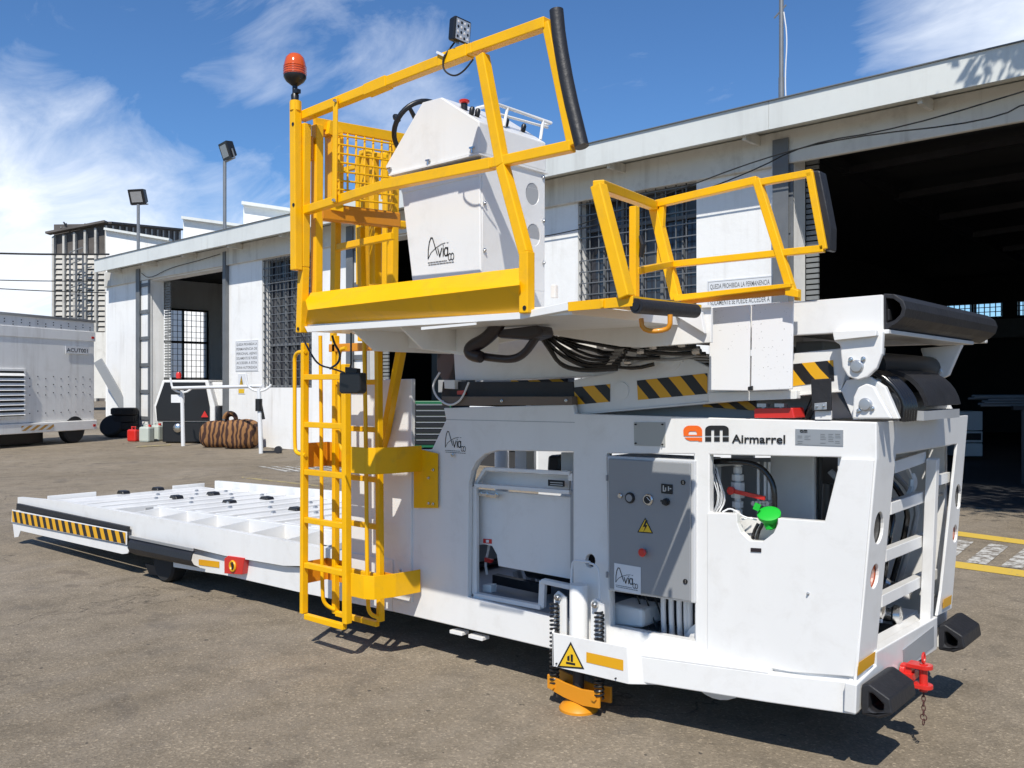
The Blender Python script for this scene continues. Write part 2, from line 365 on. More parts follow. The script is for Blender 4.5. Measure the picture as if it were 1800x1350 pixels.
def operator_logo(O, X, U, width, parent, card=None):
    """the signwritten Aviaco mark: swooping A, via, small co, two lines of small print"""
    s = width; N = X.cross(U).normalized(); O = Vector(O) + N * .0015
    if card is not None:
        MB().add([O + X * (a * s) + U * (b * s) for a, b in ((-.08, -.30), (1.12, -.30), (1.12, .72), (-.08, .72))], [(0, 1, 2, 3)]).build('sticker', card, parent)
        O = O + N * .0015
    mb = MB(); r = lambda pts, wd: ribbon(mb, pts, wd, X, U, O, s)
    r([(0, 0), (.01, .25), (.05, .45), (.11, .56), (.17, .55), (.24, .38), (.36, .08)], .032)
    r([(0, 0), (.12, .16), (.3, .27), (.5, .345), (.66, .37)], .018); r([(.72, .365), (.78, .365)], .016)
    r([(.38, .24), (.45, .02), (.53, .24)], .034); r([(.585, .02), (.585, .24)], .034); r([(.585, .29), (.585, .31)], .03)
    r(arc(.69, .13, .065, .11, 0, 360, 14), .032); r([(.755, .24), (.755, .02)], .034)
    r(arc(.83, -.02, .055, .09, 40, 320, 12), .022); r(arc(.93, -.02, .055, .09, 0, 360, 14), .022)
    mb.build('logo_lettering', M['print'], parent)
    mb = MB(); x = 0.0
    rnd = random.Random(3)
    for yy, xe, x in ((-.11, .72, .0), (-.17, .98, .02)):
        while x < xe:
            l = rnd.uniform(.05, .12); ribbon(mb, [(x, yy), (min(x + l, xe), yy)], .022, X, U, O, s); x += l + .025
    mb.build('small_print', M['greyprint'], parent)

# ================================================================= THE PLACE
g = MB(); g.quad((-900, -700, 0), (700, -700, 0), (700, 900, 0), (-900, 900, 0)).build('ground', M['asphalt'], kind='structure')

# painted walkway lines, each a sheet above the asphalt
def gline(name, pts, material, z=.004):
    MB().add([onZ(x, y, z) for x, y in pts], [tuple(range(len(pts)))]).build(name, material, kind='structure')
gline('road_marking', [(1640, 928), (1900, 962), (1900, 970), (1640, 936)], M['yline'])
gline('road_marking', [(1640, 981), (1900, 1016), (1900, 1028), (1640, 992)], M['yline'])
for k in range(6):
    x = 1650 + k * 62
    gline('road_marking', [(x + 28, 948 + k * 7.2), (x + 62, 952 + k * 7.2), (x + 22, 985 + k * 7.2), (x - 16, 981 + k * 7.2)], M['wline'], .006)
for k in range(6):
    gline('road_marking', [(452 + k * 22, 819), (466 + k * 22, 820), (520 + k * 22, 829), (500 + k * 22, 829)], M['wline'], .006)
gline('road_marking', [(425, 838), (560, 853), (560, 855), (425, 840)], M['yline2'])
gline('road_marking', [(240, 784), (300, 781), (300, 783), (240, 786)], M['yline2'], .012)

# ---- the hangar: local frame, x along the front wall, y into the building, z up
G = onZ(464, 785.5, 0); _ul = (FW + RT * (-1671 / FOC)).normalized(); BU = -_ul; BN = Vector((BU.y, -BU.x, 0))
ANG = math.atan2(BU.y, BU.x)
def wb(px, py, off=0.0):
    d = ray(px, py); t = ((G + BN * off - CAM).dot(BN)) / d.dot(BN); P = CAM + d * t
    return Vector(((P - G).dot(BU), -off, P.z))
H = thing('hangar_building', 'long white rendered hangar with overhanging grey roof edge and open roller doors', 'hangar', tuple(G), ANG, local=True)
XL, XR, ZT = -10.2, 27.0, 5.60
doors = [(-6.74, -2.09, 5.03), (4.55, 9.6, 5.03), (15.16, 25.5, 5.20)]
wins = [(-.1, 2.25, 1.6, 5.05), (10.9, 13.45, 1.6, 5.10)]
def rect(x0, x1, z0, z1, y=0): return [Vector((x0, y, z0)), Vector((x1, y, z0)), Vector((x1, y, z1)), Vector((x0, y, z1))]
# front wall: outline runs round the door openings, windows are holes
out = [Vector((XL, 0, 0))]
for a, b, z in doors: out += [Vector((a, 0, 0)), Vector((a, 0, z)), Vector((b, 0, z)), Vector((b, 0, 0))]
out += [Vector((XR, 0, 0)), Vector((XR, 0, ZT)), Vector((XL, 0, ZT))]
MB().extr(out, (0, .42, 0), [rect(a, b, c, d) for a, b, c, d in wins]).build('front_wall', M['wall'], H)
MB().extr([Vector((XL, .42, 0)), Vector((XL, 22, 0)), Vector((XL, 22, ZT)), Vector((XL, .42, ZT))], (.3, 0, 0), [[Vector((XL, 1.7, 1.85)), Vector((XL, 3.6, 1.85)), Vector((XL, 3.6, 4.45)), Vector((XL, 1.7, 4.45))]]).build('side_wall', M['wall'], H)
MB().box(XR - .3, XR, .42, 22, 0, ZT).build('side_wall', M['wall'], H)
# ring beam over the openings, standing proud, and the roof with its edge sheet in joined lengths
MB().box(XL + .01, XR - .01, -.09, -.003, 5.06, 5.585).build('ring_beam', M['beam'], H, bevel=.02)
for k, (a, b) in enumerate([(-9.58, -3.2), (-3.2, 3.3), (3.3, 9.9), (9.9, 15.1), (15.1, 20.5), (20.5, 27.3)]):
    MB().box(a + .003, b - .003, -.66, -.60, 5.47, 5.885).build('fascia_sheet', M['fascia'], H)
MB().box(-9.57, 27.2, -.598, 22.5, 5.60, 5.66).build('roof', M['fascia'], H)
MB().box(-9.58, 27.3, -.69, -.52, 5.886, 5.90).build('roof_edge', M['greysteel'], H)
for k in range(14): MB().box(-8.8 + k * 2.6, -8.74 + k * 2.6, -.55, -.095, 5.42, 5.57).build('soffit_bracket', M['beam'], H)
# grey steel columns and the panelled door posts beside each opening
for cx, s in ((-7.45, 1), (4.0, 1), (15.02, 1)):
    MB().box(cx - .09, cx + .09, -.12, -.004, 0, 5.45).box(cx - .13, cx + .13, -.135, -.122, 0, 5.45).build('column', M['greysteel'], H)
MB().box(-2.0, -1.84, -.12, -.004, 0, 5.45).build('column', M['greysteel'], H)
MB().box(9.7, 9.86, -.12, -.004, 0, 5.45).build('column', M['greysteel'], H)
for (a, b, z), wdt in zip(doors, (.62, .5, .2)):
    MB().box(a - wdt, a + .03, -.05, -.003, 0, 5.05).build('door_post', M['wall'], H)
    MB().box(a - .09, a + .04, -.075, -.053, 0, 5.05).build('door_post_edge', M['greysteel'], H)
    for k in range(6):
        MB().box(a - wdt - .02, a + .0, -.09, -.076, .55 + k * .86, .66 + k * .86).build('door_post_clamp', M['greysteel'], H)
    # rolled slat curtain folded back inside the jamb
    mb = MB(); zz = .02
    while zz < z - .05: mb.box(a + .005, a + (.40 if a < 0 else .21), .44, .475, zz, zz + .062); zz += .085
    mb.build('shutter_slats', M['slat'], H, kind='stuff')
# windows: glass, frame, welded grille
for a, b, c, d in wins:
    zr = [c + .03, c + 1.15, (c + 1.15 + d - .55) / 2, d - .55, d - .03]
    for i in range(6):
        for j in range(4):
            xa_, xb_ = a + (b - a) * i / 6 + .006, a + (b - a) * (i + 1) / 6 - .006; e1, e2 = random.uniform(-.012, .012), random.uniform(-.012, .012)
            MB().add([(xa_, .312 + e1, zr[j] + .004), (xb_, .312 - e1, zr[j] + .004), (xb_, .312 + e2, zr[j + 1] - .004), (xa_, .312 - e2, zr[j + 1] - .004)], [(0, 1, 2, 3)]).build('window_pane', M['glass' if random.random() < .72 else 'glass2'], H)
    w_ = MB()
    for k in range(7): xx = a + (b - a) * k / 6; ww = .03 if k % 2 == 0 else .014; w_.box(xx - ww, xx + ww, .24, .298, c, d)
    for zz in (c + .03, c + 1.15, d - .55, d - .03): w_.box(a, b, .235, .297, zz - .03, zz + .03)
    w_.build('window_frame', M['greysteel'], H)
    gr = MB(); n = 13
    for k in range(n): xx = a + .03 + (b - a - .06) * k / (n - 1); gr.box(xx - .008, xx + .008, .055, .075, c, d)
    zz = c + .06
    while zz < d: gr.box(a + .005, b - .005, .03, .052, zz - .009, zz + .009); zz += .21
    gr.build('window_grille', M['grille'], H)
# inside of the hangar
bwz = [(XL + .3, 0), (XR - .3, 0)]
bw_holes = []
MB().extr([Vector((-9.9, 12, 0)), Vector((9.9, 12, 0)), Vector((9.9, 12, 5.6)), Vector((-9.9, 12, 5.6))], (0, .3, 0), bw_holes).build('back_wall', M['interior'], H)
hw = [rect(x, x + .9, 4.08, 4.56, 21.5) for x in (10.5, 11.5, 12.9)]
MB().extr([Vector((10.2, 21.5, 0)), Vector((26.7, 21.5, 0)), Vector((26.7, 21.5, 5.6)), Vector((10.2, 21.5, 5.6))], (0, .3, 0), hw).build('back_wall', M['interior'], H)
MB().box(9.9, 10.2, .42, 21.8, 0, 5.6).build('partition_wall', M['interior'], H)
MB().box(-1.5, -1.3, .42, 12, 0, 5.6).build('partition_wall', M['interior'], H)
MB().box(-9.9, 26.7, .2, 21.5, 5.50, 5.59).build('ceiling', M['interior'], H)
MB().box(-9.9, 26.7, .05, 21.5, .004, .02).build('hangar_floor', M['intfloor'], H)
fr = MB()
for yy in (1.7, 2.62, 3.57): fr.box(-9.89, -9.82, yy - .035, yy + .035, 1.85, 4.45)
for zz in (1.9, 3.25, 4.42): fr.box(-9.88, -9.815, 1.7, 3.6, zz - .035, zz + .035)
fr.build('window_frame', M['black'], H)
fr = MB()
for k in range(11): fr.box(-9.98, -9.96, 1.75 + .18 * k - .008, 1.75 + .18 * k + .008, 1.85, 4.45)
for k in range(13): fr.box(-9.955, -9.935, 1.7, 3.6, 1.95 + .21 * k - .008, 1.95 + .21 * k + .008)
fr.build('window_grille', M['black'], H)
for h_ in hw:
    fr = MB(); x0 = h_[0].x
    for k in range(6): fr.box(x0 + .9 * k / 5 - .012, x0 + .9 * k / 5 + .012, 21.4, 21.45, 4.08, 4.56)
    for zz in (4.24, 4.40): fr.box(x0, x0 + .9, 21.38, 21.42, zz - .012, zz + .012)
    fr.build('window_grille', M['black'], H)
for k in range(5):
    y0 = 1.6 + 2.3 * k
    tr = MB().bar((15.25, y0, 5.25 - .03 * y0), (24, y0 + .6, 5.46), .09, .12)
    tr.build('roof_rafter', M['dark'], H)
mb = MB().bar((15.35, .6, 5.28), (15.1, 14, 4.85), .12, .16)
mb.build('door_rail', M['dark'], H)
MB().box(10.3, 18, 21.0, 21.4, 3.3, 3.95).build('lit_strip_panel', M['greysteel'], H)  # paler panel paints the lit strip of the back wall

# signs fixed to the wall
def wall_sign(x0, x1, z0, z1, lines, name, label, cat, y=-.004, th=.02, hfrac=.55):
    T = thing(name, label, cat, tuple(G + BU * x0 + BN * .0), ANG, local=True)
    MB().box(0, x1 - x0, -.012, -.002, z0, z1).build('board', M['sticker'], T)
    mb = MB(); t_ = .004
    mb.box(.02, x1 - x0 - .02, -.0145, -.013, z1 - .02 - t_, z1 - .02).box(.02, x1 - x0 - .02, -.0145, -.013, z0 + .02, z0 + .02 + t_)
    mb.box(.02, .02 + t_, -.0145, -.013, z0 + .03, z1 - .03).box(x1 - x0 - .02 - t_, x1 - x0 - .02, -.0145, -.013, z0 + .03, z1 - .03)
    mb.build('border', M['greyprint'], T)
    n = len(lines); hh = (z1 - z0 - .08) / n
    for i, s in enumerate(lines):
        zb = z1 - .04 - (i + 1) * hh + hh * .25; m_ = .06
        text(s, (m_, -.0145, zb), (x1 - x0 - m_, -.0145, zb), hh * hfrac, M['greyprint'], T, off=(0, 0, 0), bold=.004)
    return T
wall_sign(-1.47, -.27, 2.05, 2.90, ['QUEDA PROHIBIDA LA', 'PERMANENCIA DE', 'PERSONAL AJENO', 'SOLAMENTE SE PUEDE', 'ACCEDER A ESTA', 'ZONA AUTORIZADA'], 'wall_notice', 'white notice board of six printed lines beside the leftmost hangar door', 'sign')
wall_sign(13.66, 14.84, 2.50, 3.38, ['QUEDA PROHIBIDA LA PERMANENCIA', 'DE PERSONAL EN ESTA ZONA', 'SOLAMENTE SE PUEDE ACCEDER A', 'ESTA ZONA EN CASO DE', 'NECESIDAD', 'AUTORIZADA'], 'wall_notice', 'white warning notice starting QUEDA PROHIBIDA beside the large right hangar door', 'sign', hfrac=.58)
T = thing('hazard_sign', 'small yellow warning triangle sign above a yellow strip under the left wall notice', 'sign', tuple(G + BU * -1.33), ANG, local=True)
MB().box(0, .36, -.012, -.002, 1.42, 1.98).build('board', M['sticker'], T)
MB().extr([Vector((.05, -.0135, 1.58)), Vector((.31, -.0135, 1.58)), Vector((.18, -.0135, 1.93))], (0, -.001, 0)).build('triangle', M['print'], T)
MB().extr([Vector((.085, -.016, 1.60)), Vector((.275, -.016, 1.60)), Vector((.18, -.016, 1.87))], (0, -.001, 0)).build('triangle_face', M['stick_y'], T)
MB().box(.165, .195, -.019, -.0175, 1.68, 1.78).box(.165, .195, -.019, -.0175, 1.63, 1.655).build('exclamation_mark', M['print'], T)
MB().box(.03, .33, -.0155, -.0135, 1.44, 1.56).build('yellow_strip', M['stick_y'], T)

# cables slung along the wall
def wpt(x, z, off): return G + BU * x + BN * off + UP * z
for n_, pts in enumerate([[(8.6, 4.55, .06), (10.2, 4.5, .06), (12.2, 4.62, .1), (14.5, 5.0, .15), (15.6, 5.2, .5), (17, 5.12, .6), (19, 5.35, .6)],
                          [(11.0, 4.62, .10), (13.2, 4.88, .3), (14.9, 5.12, .45), (16.2, 5.18, .5), (18.1, 5.02, .5), (18.6, 5.22, .5), (24, 5.2, .5)],
                          [(-7.2, 5.3, .12), (-6.6, 5.05, .14), (-5.2, 5.28, .14), (-3.4, 5.33, .14), (-2.1, 5.4, .14)]]):
    MB().tube([wpt(*p) for p in pts], .010, 6, smooth=2).build('wall_cable', M['cable'], smooth=True, origin=wpt(*pts[0]),
        label=['thin black cable rising from the wall beside the control console to the roof edge', 'black cable slung under the roof edge above the large right door', 'thin cable looped over the leftmost hangar door'][n_], cat='cable')

# lamps and mast on the roof edge
def flood(x, zb, zt, off, yaw, label, arm):
    P = wpt(x, zb, off); T = thing('floodlight_mast', label, 'floodlight', tuple(P), 0, 'floodlights on poles above the hangar roof')
    top = wpt(x, zt, off)
    MB().cyl(P, top, .05, 12).build('pole', M['polesteel'], T, smooth=True)
    f = Vector((math.cos(yaw), math.sin(yaw), -.35)).normalized(); s_ = f.cross(UP).normalized(); u_ = s_.cross(f); c = top + UP * .26 + s_ * arm
    MB().tube([top, top + s_ * arm * .5, c - u_ * .26 - s_ * .3, c - s_ * .3], .022, 8).tube([c - u_ * .26 - s_ * .3, c - u_ * .26 + s_ * .3, c + s_ * .3], .022, 8).build('bracket', M['polesteel'], T)
    h_ = [c + s_ * a + u_ * b + f * d for a, b, d in ((-.25, -.2, -.12), (.25, -.2, -.12), (.25, .2, -.12), (-.25, .2, -.12))] + [c + s_ * a + u_ * b + f * d for a, b, d in ((-.29, -.25, .1), (.29, -.25, .1), (.29, .25, .1), (-.29, .25, .1))]
    MB().hexa(h_).build('housing', M['black'], T, bevel=.02)
    q = [c + s_ * a + u_ * b + f * .104 for a, b in ((-.2, -.17), (.2, -.17), (.2, .17), (-.2, .17))]
    MB().extr(q, f * .006).build('glass_front', M['alu'], T)
flood(-7.42, 5.9, 7.55, .12, R(-62), 'left floodlight on a slim grey pole at the end of the roof, facing the yard', 0)
flood(-1.87, 5.9, 8.0, .12, R(-100), 'tilted floodlight on the taller grey pole between left door and barred window', -.22)
T = thing('antenna_mast', 'tall thin grey antenna mast rising behind the roof edge at the right column', 'mast', tuple(wpt(15.02, 5.9, .1)))
MB().cyl(wpt(15.02, 5.9, .1), wpt(15.02, 8.6, .1), .036, 10).cyl(wpt(15.02, 5.9, .1), wpt(15.02, 6.4, .1), .045, 10).build('pole', M['polesteel'], T, smooth=True)
MB().cyl(wpt(15.0, 8.6, .1), wpt(15.0, 11.5, .1), .016, 8).bar(wpt(14.9, 7.35, .1), wpt(15.1, 7.5, .1), .02).build('whip', M['polesteel'], T)
MB().tube([wpt(15.06, 7.4, .1), wpt(15.12, 7.0, .1), wpt(15.08, 6.4, .1), wpt(15.10, 5.95, .1)], .01, 6, smooth=2).build('mast_cable', M['wpipe'], T)
# wall lamp conduit near the right door
MB().tube([wpt(14.86, 5.3, .06), wpt(14.86, 4.0, .06)], .02, 8).build('conduit', M['wpipe'], origin=wpt(14.86, 4, .06), label='thin pale conduit on the wall left of the large right door', cat='conduit')

# white parapets of the halls behind the roof
def block(name, pxl, pxr, pyl, pyr, D, label, matn='wall', zb=3.5, depth=4):
    a = atD(pxl, pyl, D); b = atD(pxr, pyr, D * (1.0)); ux = (Vector((b.x - a.x, b.y - a.y, 0))).normalized(); nn = Vector((-ux.y, ux.x, 0))
    base = Vector((a.x, a.y, zb)); b0 = Vector((b.x, b.y, zb))
    mb = MB().hexa([base, b0, b0 + nn * depth, base + nn * depth, a, b, b + nn * depth, a + nn * depth])
    T = thing(name, label, 'building', tuple(base)); mb.build('parapet_wall', M[matn], T)
    MB().bar(a + UP * .06, b + UP * .06, .5, .12).build('coping', M['fascia'], T)
block('rear_hall', 186, 300, 405, 424, 48, 'low white hall behind the left end of the hangar roof, below the dark silo top', zb=0, depth=6)
block('rear_hall', 322, 440, 386, 402, 40, 'white stepped parapet behind the roof just right of the dark silo building', zb=0, depth=6)
block('rear_hall', 428, 640, 361, 392, 34, 'highest white parapet behind the roof left of the yellow operator cage', zb=0, depth=5)

# grain silo building far behind
D0 = 95
S = thing('silo_building', 'tall weathered grey silo building with louvred bays far behind the hangar', 'silo', tuple(atD(97, 600, D0)))
a = atD(97, 413, D0); b = atD(190, 393, D0 * 1.0); b.z = a.z = 0; zt0 = atD(97, 413, D0).z; zt1 = atD(190, 393, D0).z
ux = (b - a).normalized(); nn = Vector((-ux.y, ux.x, 0)); Ls = (b - a).length
def sp(u, v, z): return a + ux * u + nn * v + UP * z
MB().hexa([sp(0, 0, 0), sp(Ls, 0, 0), sp(Ls, 9, 0), sp(0, 9, 0), sp(0, 0, zt0), sp(Ls, 0, zt1), sp(Ls, 9, zt1), sp(0, 9, zt0)]).build('core', M['silod'], S)
for k in range(5):
    u0 = Ls * (k / 5) + .05; u1 = u0 + Ls / 5 - .28
    mb = MB(); z = 3.0
    while z < 15.2: mb.hexa([sp(u0, -.22, z), sp(u1, -.22, z), sp(u1, .05, z), sp(u0, .05, z), sp(u0, -.06, z + .42), sp(u1, -.06, z + .42), sp(u1, .05, z + .42), sp(u0, .05, z + .42)]); z += .55
    mb.build('louvre_bay', M['silo'], S)
for k in range(6):
    u0 = Ls * k / 5 - .12
    MB().hexa([sp(u0, -.5, 0), sp(u0 + .22, -.5, 0), sp(u0 + .22, .1, 0), sp(u0, .1, 0), sp(u0, -.5, zt0 + (zt1 - zt0) * k / 5 - .3), sp(u0 + .22, -.5, zt0 + (zt1 - zt0) * k / 5 - .3), sp(u0 + .22, .1, zt0), sp(u0, .1, zt0)]).build('pilaster', M['silo'], S)
c0 = atD(190, 393, D0); c1 = atD(318, 405, D0 * 1.18); d0 = Vector((c0.x, c0.y, 0)); d1 = Vector((c1.x, c1.y, 0))
dn = (d1 - d0).normalized(); dq = Vector((-dn.y, dn.x, 0))
MB().hexa([d0, d1, d1 + dq * 6, d0 + dq * 6, c0, c1, c1 + dq * 6, c0 + dq * 6]).build('side_wing', M['silod'], S)
mb = MB()
for k in range(12):
    p = d0 + (d1 - d0) * ((k + .5) / 12); zz = c0.z + (c1.z - c0.z) * ((k + .5) / 12)
    mb.bar(p - dq * .12 + UP * (zz - 3.5), p - dq * .12 + UP * (zz - .2), .18)
mb.build('cladding_rib', M['silo'], S)
MB().bar(sp(-.6, -.4, zt0 + .1), sp(Ls, -.4, zt1 + .1), 1.0, .22).bar(Vector((c0.x, c0.y, c0.z + .1)), Vector((c1.x, c1.y, c1.z + .1)), .8, .22).build('roof_edge', M['silod'], S)
mb = MB(); rr = random.Random(5)       # pipework tower and rooftop gear
for k in range(22):
    z = 2.5 + k * .62; mb.bar(sp(Ls * .42, -1.6, z), sp(Ls * .66, -1.6, z + (.5 if k % 2 else 0)), .09)
for u0 in (.42, .54, .66): mb.bar(sp(Ls * u0, -1.6, 0), sp(Ls * u0, -1.6, 15.5), .14)
mb.build('stair_tower', M['greysteel'], S)
mb = MB()
for k in range(16):
    p = sp(Ls * .12 + rr.uniform(0, 1.9), rr.uniform(.2, 1.5), zt0 + rr.uniform(.2, 1.0)); mb.bar(p, p + Vector((rr.uniform(-.9, .9), rr.uniform(-.9, .9), rr.uniform(-.4, .6))), .12)
mb.bar(sp(Ls * .12, .5, zt0 + .7), sp(Ls * .5, .5, zt0 + .7), .3).build('roof_machinery', M['greysteel'], S)
brn = atD(150, 590, 60)
MB().hexa([atD(140, 700, 60), atD(186, 700, 60), atD(186, 700, 66), atD(140, 700, 66), atD(140, 584, 60), atD(186, 584, 60), atD(186, 584, 66), atD(140, 584, 66)]).build('annex_building', M['beam'], origin=atD(150, 700, 60), label='plain brown annex low in front of the silo, right of the white unit', cat='building')
# overhead wires on the left
for n_, (y0, y1, ym, th) in enumerate(((441, 447, 445, .035), (488, 494, 491, .018), (495, 507, 501, .018))):
    p, q = atD(-260, y0 - 12, 34), atD(192, y1 + 8 * (n_ == 2), 34)
    MB().tube([p, p.lerp(q, .35) - UP * .15, p.lerp(q, .7) - UP * .12, q], th, 6, smooth=2).build('overhead_wire', M['cable'], smooth=True, origin=p,
        label=['thick twisted overhead wire crossing the left sky above the other two', 'middle of the three overhead wires in the left sky', 'lowest of the three overhead wires in the left sky'][n_], cat='wire')

# ---- air conditioning unit parked at the left
E1 = onZ(166, 776, 0); E0 = onZ(-140, 800, 0); ux = (E1 - E0).normalized(); nn = Vector((-ux.y, ux.x, 0)); TL = 7.5
U = thing('ground_unit', 'riveted white box bodied air conditioning trailer parked at the left edge', 'trailer', tuple(E1))
uang = math.atan2(ux.y, ux.x); U.rotation_euler = (0, 0, uang); ORI[U.name] = Vector((0, 0, 0))
def ul(px, py, off=0.0):           # local point on the near side of the body
    d = ray(px, py); nb = -nn; t = (E1 + nb * off - CAM).dot(nb) / d.dot(nb); P = CAM + d * t
    return Vector(((P - E1).dot(ux), -off, P.z))
zb_, zt_ = ul(160, 738).z, ul(165, 566).z
zmid = ul(160, 600).z
MB().box(-TL, 0, 0, 2.3, zb_, zt_).build('body', M['tin'], U, bevel=.03)
MB().box(-TL, .02, -.02, -.002, zmid, zmid + .28).build('band_panel', M['tin'], U, bevel=.008)
MB().box(-TL, .02, -.03, 2.33, zt_ - .02, zt_ + .05).build('roof_edge', M['alu'], U)
MB().box(-TL, .05, -.06, 2.36, zb_ - .28, zb_ - .004).build('sill', M['tin'], U, bevel=.02)
MB().box(-TL, -1.4, .5, 1.9, zb_ - .6, zb_ - .284).build('chassis', M['black'], U)
rv = MB()
for k in range(26):
    for zz in (zb_ + .25, zb_ + .75, zb_ + 1.2, zmid + .4, zt_ - .25, zb_ + .98):
        rv.cyl((-.18 - k * .27, -.001, zz + .06 * (k % 2)), (-.18 - k * .27, -.012, zz + .06 * (k % 2)), .016, 6)
rv.build('rivets', M['dark'], U, kind='stuff')
l0, l1 = ul(-25, 650), ul(44, 650); zl0, zl1 = ul(20, 733).z, ul(20, 652).z
MB().box(l0.x - .1, l1.x, -.035, -.003, zl0 - .04, zl1 + .06).build('vent_surround', M['tin'], U, bevel=.006)
MB().box(l0.x, l1.x - .07, -.038, -.036, zl0 + .02, zl1).build('vent_backing', M['black'], U)
for k in range(9):
    z = zl0 + .05 + k * (zl1 - zl0 - .05) / 9
    MB().hexa([(l0.x, -.10, z), (l1.x - .08, -.10, z), (l1.x - .08, -.085, z), (l0.x, -.085, z), (l0.x, -.05, z + .07), (l1.x - .08, -.05, z + .07), (l1.x - .08, -.04, z + .07), (l0.x, -.04, z + .07)]).build('vent_louvre', M['tin'], U)
p0, p1 = ul(117, 617, .03), ul(154, 620, .03); MB().box(p0.x - .04, p1.x + .06, -.035, -.022, p0.z - .07, p0.z + .15).build('number_plate', M['sticker'], U)
text('ACUT001', (p0.x, -.037, p0.z - .02), (p1.x, -.037, p0.z - .02), .11, M['print'], U, off=(0, 0, 0), bold=.01)
q0, q1 = ul(38, 750, .07), ul(95, 742, .07)
decal('stripe_tape', [(q0.x, -.066, zb_ - .21), (q1.x, -.066, zb_ - .21), (q1.x, -.066, zb_ - .07), (q0.x, -.066, zb_ - .07)], M['haz3'], U, off=(0, 0, 0), u=4)
MB().box(-.12, -.02, -.07, -.062, zb_ - .2, zb_ - .13).box(-.14, -.04, -.03, -.022, zmid + .08, zmid + .14).build('side_marker', M['red'], U)
def wheel(name, c, axis, r, wd, parent, rimm='dark'):
    c = Vector(c); ax = Vector(axis).normalized(); n_ = MB().lathe(c, ax, [(-wd / 2, r * .62), (-wd / 2, r * .9), (-wd * .36, r), (wd * .36, r), (wd / 2, r * .9), (wd / 2, r * .62)], 28).build(name, M['tyre'], parent, smooth=True)
    MB().lathe(c, ax, [(-wd * .42, r * .6), (-wd * .2, r * .55), (wd * .2, r * .55), (wd * .42, r * .6)], 24).build('rim', M[rimm], n_, smooth=True)
    return n_
for xx in (-.75, -4.6, -6.4):
    for yy in (.12, 2.1): wheel('wheel', (xx, yy, .40), (0, 1, 0), .40, .26, U)
MB().bar((.05, 1.4, 2.0), (.5, 1.4, .5), .12, .2).box(.06, .12, .2, 1.9, .7, 2.4).build('rear_panel', M['rust'], U)

# leaning white post, tyres, cans, ladder trolley
def onG(px, py): return onZ(px, py, 0)
p = onG(246, 764); MB().bar(p + UP * .02, atD(172, 634, (p - CAM).dot(FW) + .1), .30, .09, up=FW).build('leaning_plank', M['cabinet'], origin=p, label='long pale plank leaning from the ground towards the parked trailer', cat='plank', bevel=.008)
p = onG(218, 768)
proto = None
for k in range(4):
    c = p + UP * (.12 + .235 * k) + Vector((.03 * (k % 2), 0, 0)); lab = ['bottom tyre of the stack beside the leaning plank', 'second tyre from the ground in the stack beside the leaning plank', 'third tyre from the ground in the stack beside the leaning plank', 'topmost tyre of the stack beside the leaning plank'][k]
    if proto is None:
        T = proto = thing('stacked_tyre', lab, 'tyre', tuple(c), 0, 'tyres stacked by the wall')
        mb = MB(); prof = [(-.11, .22), (-.115, .36), (-.09, .40), (.09, .40), (.115, .36), (.11, .22)]
        mb.lathe(c, UP, prof, 26); 
        for j in range(26): 
            t_ = 2 * math.pi * j / 26; q = c + Vector((math.cos(t_), math.sin(t_), 0)) * .403; mb.bar(q - UP * .08, q + UP * .08, .035, .012, up=q - c)
        mb.build('tyre', M['tyre'], T, smooth=True)
    else:
        T = copy_tree(proto); T.location = c; T['label'] = lab
p = onG(197, 769) + UP * .36
T = thing('loose_wheel', 'tyre standing tilted against the tyre stack, next to the trailer wheel', 'tyre', tuple(p)); wheel('tyre', p, (.6, -.75, .5), .36, .24, T, 'dark')
def can(px, py, w_, h_, matn, label, cat, cap='red'):
    p = onG(px, py); T = thing('canister', label, cat, tuple(p)); a_ = R(20); X = Vector((math.cos(a_), math.sin(a_), 0)) * w_ / 2; Y = Vector((-math.sin(a_), math.cos(a_), 0)) * w_ * .38
    MB().hexa([p - X - Y, p + X - Y, p + X + Y, p - X + Y, p - X - Y + UP * h_, p + X - Y + UP * h_, p + X + Y + UP * h_, p - X + Y + UP * h_]).build('body', M[matn], T, bevel=.05)
    MB().tube([p - X * .5 + UP * h_, p - X * .5 + UP * (h_ + .07), p + X * .3 + UP * (h_ + .07), p + X * .3 + UP * h_], .025, 8).build('handle', M[matn], T)
    MB().cyl(p + X * .65 + UP * h_, p + X * .65 + UP * (h_ + .06), .045, 12).build('cap', M[cap], T)
can(236, 776, .34, .36, 'red', 'small red fuel can at the foot of the leaning plank', 'fuel can', 'black')
can(258, 777, .36, .45, 'jerry', 'pale plastic canister left of the pair beside the door column', 'canister')
can(276, 775, .32, .47, 'jerry', 'pale plastic canister right of the pair, nearer the dark vehicle', 'canister')
# dark service cart with white hood in the left doorway
p = onG(328, 779); Dv = (p - CAM).dot(FW)
V = thing('ground_power_unit', 'black fronted ground power cart with white hood standing in the left doorway', 'cart', tuple(p))
def vp(px, py, dd=0.0): return atD(px, py, Dv + dd)
MB().extr([vp(274, 742), vp(270, 714), vp(285, 668), vp(366, 668), vp(378, 714), vp(378, 742)], FW * 2.2).build('hood', M['white'], V, bevel=.04)
MB().extr([vp(276, 740, -.04), vp(274, 715, -.04), vp(289, 672, -.04), vp(360, 672, -.04), vp(368, 714, -.04), vp(368, 740, -.04)], FW * .035).build('radiator_panel', M['black'], V)
MB().extr([vp(285, 777), vp(285, 741), vp(392, 741), vp(392, 777)], FW * 1.9).build('skirt', M['black'], V, bevel=.03)
MB().extr([vp(364, 672, .3), vp(396, 672, .3), vp(396, 714, .3), vp(374, 714, .3)], FW * 1.6).build('side_cover', M['white'], V, bevel=.03)
